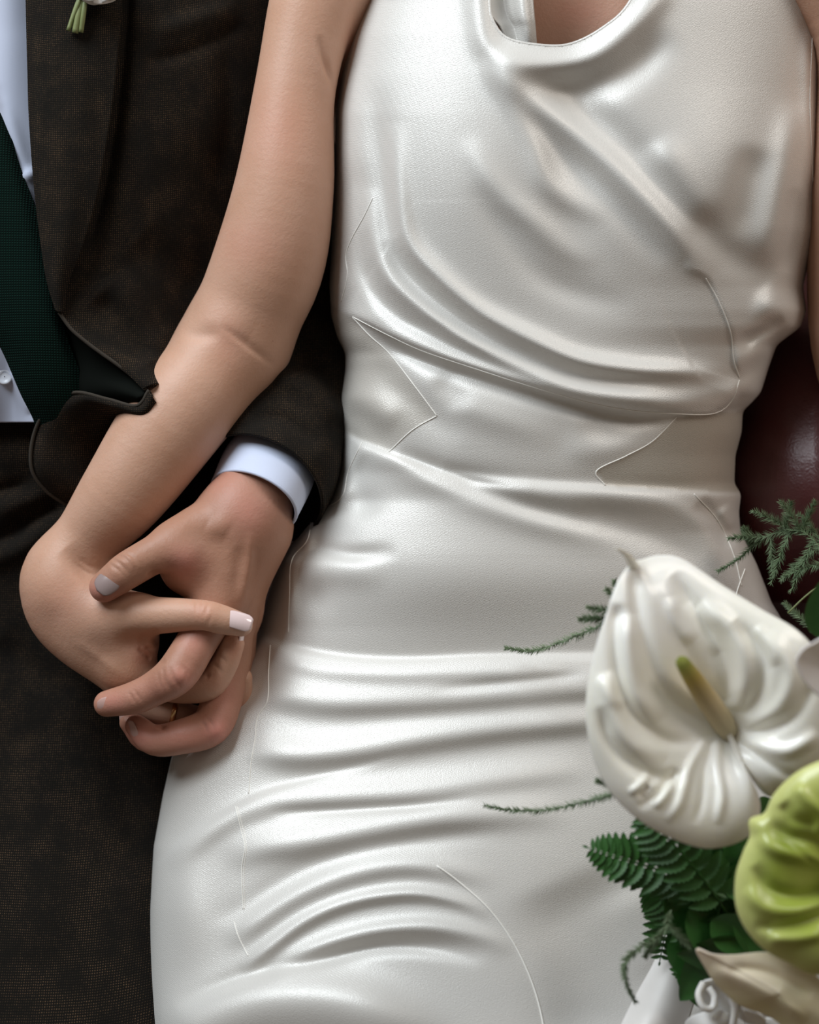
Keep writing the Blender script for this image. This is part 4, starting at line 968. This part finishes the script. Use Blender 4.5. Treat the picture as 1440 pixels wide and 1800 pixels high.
for (x, y, w, dx, dy, sc) in [(1230, 1480, 108, .5, 1, .9), (1290, 1480, 112, .2, 1, .9), (1330, 1500, 118, -.2, 1, 1), (1240, 1530, 112, 1, .3, 1.0), (1300, 1590, 110, .5, 1, 1.1), (1180, 1560, 108, .3, 1, 1.0), (1210, 1600, 112, .6, .8, 1.1), (1250, 1620, 116, 1, .5, 1),
                             (1310, 1660, 112, -1, .2, 1.1), (1340, 1400, 110, .1, 1, 1.1), (1345, 1440, 118, -.3, 1, .9), (1270, 1560, 118, .9, -.2, 1), (1220, 1510, 104, .1, 1, 1), (1190, 1640, 100, .4, 1, .9), (1260, 1670, 104, -.6, .8, 1), (1330, 1640, 104, -.3, .9, 1.2),
                             (1300, 1530, 100, 0, 1, 1.2), (1360, 1600, 100, -.8, .4, 1.4), (1350, 1680, 96, -.9, .5, 1.4), (1215, 1680, 98, .2, 1, .9), (1400, 1420, 100, -.6, .8, 1.5), (1420, 1560, 90, -.5, -.8, 1.6), (1380, 1480, 95, -.9, .2, 1.5), (1440, 1120, 120, .2, -.9, 1.2)]:
    o = bpy.data.objects.new('leaf', lm); COL.objects.link(o); o.parent = bq
    o.matrix_parent_inverse = Matrix.Translation(-bq.location)
    o.matrix_basis = orient(P(x, y, w), dirw(dx, -dy, rnd.uniform(-.2, .3)), UP + dirw(rnd.uniform(-.5, .5), rnd.uniform(-.5, .5), 0)) @ Matrix.Scale(sc, 4)

def asparagus(stem, r_, dens, parent, w_branch=None, seed=1):
    """feathery sprig: a stem with short side shoots all set with fine needles, one mesh"""
    rn = random.Random(seed); V = []; F = []
    def needle(p, d, L, wd):
        d = Vector(d).normalized(); s_ = d.cross(UP); s_ = (s_ if s_.length > .1 else d.cross(Vector((1, 0, 0)))).normalized() * wd; u_ = d.cross(s_).normalized() * wd
        k = len(V); q = Vector(p)
        V.extend([q + s_, q - s_ * .5 + u_, q - s_ * .5 - u_, q + d * L]); F.extend([(k, k + 1, k + 3), (k + 1, k + 2, k + 3), (k + 2, k, k + 3)])
    def shoot(c, rr, n, nl):
        c = np.asarray(c); L = len(c)
        for i in range(L - 1):
            a, b_ = Vector(c[i]), Vector(c[i + 1]); t = (b_ - a)
            ln = t.length; needle(a, t, ln * 1.05, rr); t.normalize()
            for k in range(n):
                q = a + (b_ - a) * rn.random()
                v = Vector((rn.gauss(0, 1), rn.gauss(0, 1), rn.gauss(0, 1))); v = (v - t * v.dot(t)).normalized()
                taper = .55 + .45 * math.sin(math.pi * min(1, (i + .5) / L + .15))
                needle(q, v + t * .9, nl * 1.25 * taper * rn.uniform(.7, 1.15), .00028)
    c = crom(P(*np.array(stem, float).T), 26)
    shoot(c, .0005, dens, r_)
    for (i, dx, dy, dw, L) in (w_branch or []):
        a = Vector(c[i]); d = dirw(dx, dy, dw).normalized(); cc_ = [a + d * (L * k / 9) + dirw(0, -1, -.2) * (L * .12 * (k / 9) ** 2) for k in range(10)]
        shoot(cc_, .0004, dens, r_)
    me = bpy.data.meshes.new('asparagus_fern'); me.from_pydata([tuple(v) for v in V], [], F); me.update()
    o = link('asparagus_fern', me, ASPAR, parent, smooth=False, kind='stuff'); return o
asparagus([(1120, 1070, 110), (1075, 1090, 96), (1020, 1115, 72), (960, 1138, 48), (925, 1144, 40), (888, 1139, 36)], .0044, 26, bq, [(3, -.2, 1.0, 0, .022), (3, -1, .35, 0, .020), (5, -1, .15, 0, .018), (4, -.5, -1, 0, .012), (1, -1, 1, .1, .02)], 1)
asparagus([(1120, 1380, 150), (1080, 1395, 130), (1035, 1408, 112), (960, 1424, 96), (900, 1424, 90), (852, 1416, 88)], .0042, 26, bq, [(4, -.4, 1, 0, .020), (3, -1, .5, .1, .016), (2, .1, 1, 0, .02)], 2)
asparagus([(1180, 1600, 120), (1165, 1640, 128), (1120, 1670, 134), (1098, 1695, 136), (1102, 1730, 134), (1118, 1762, 130)], .0040, 24, bq, [(6, -.6, -.8, 0, .012), (3, .6, -.5, 0, .016)], 3)
asparagus([(1480, 1010, 60), (1420, 940, 30), (1370, 935, 18), (1330, 955, 8), (1295, 985, 4), (1262, 1004, 0)], .0046, 22, bq, [(6, -.6, 1, 0, .024), (8, -.9, .6, 0, .026), (9, .2, 1, 0, .020), (6, .4, 1, 0, .022), (4, -.5, -1, 0, .03), (8, -.4, -1, 0, .03), (12, .1, -1, 0, .022), (13, -1, .1, 0, .022), (16, -.4, 1, 0, .014)], 4)
asparagus([(1500, 1060, 60), (1460, 985, 34), (1430, 930, 20), (1405, 905, 12)], .0046, 20, bq, [(8, -1, -.2, 0, .03), (12, -1, -.7, 0, .03), (16, -.9, .1, 0, .02), (12, .8, .6, 0, .02)], 5)
asparagus([(1500, 1160, 70), (1440, 1110, 44), (1400, 1080, 34), (1380, 1060, 28)], .0042, 18, bq, [(8, .2, 1, 0, .024), (12, .7, .8, 0, .026), (6, .9, .9, 0, .02)], 6)
tube('thin_stem', [(1385, 1078, 60), (1420, 1045, 62), (1480, 1000, 66)], .0005, STEM, bq, seg=6, n=12)
tube('bouquet_handle', [(1330, 1650, 70), (1340, 1750, 84), (1350, 1900, 98)], [.012, .011, .011], RIBBON, bq, seg=24, n=16)
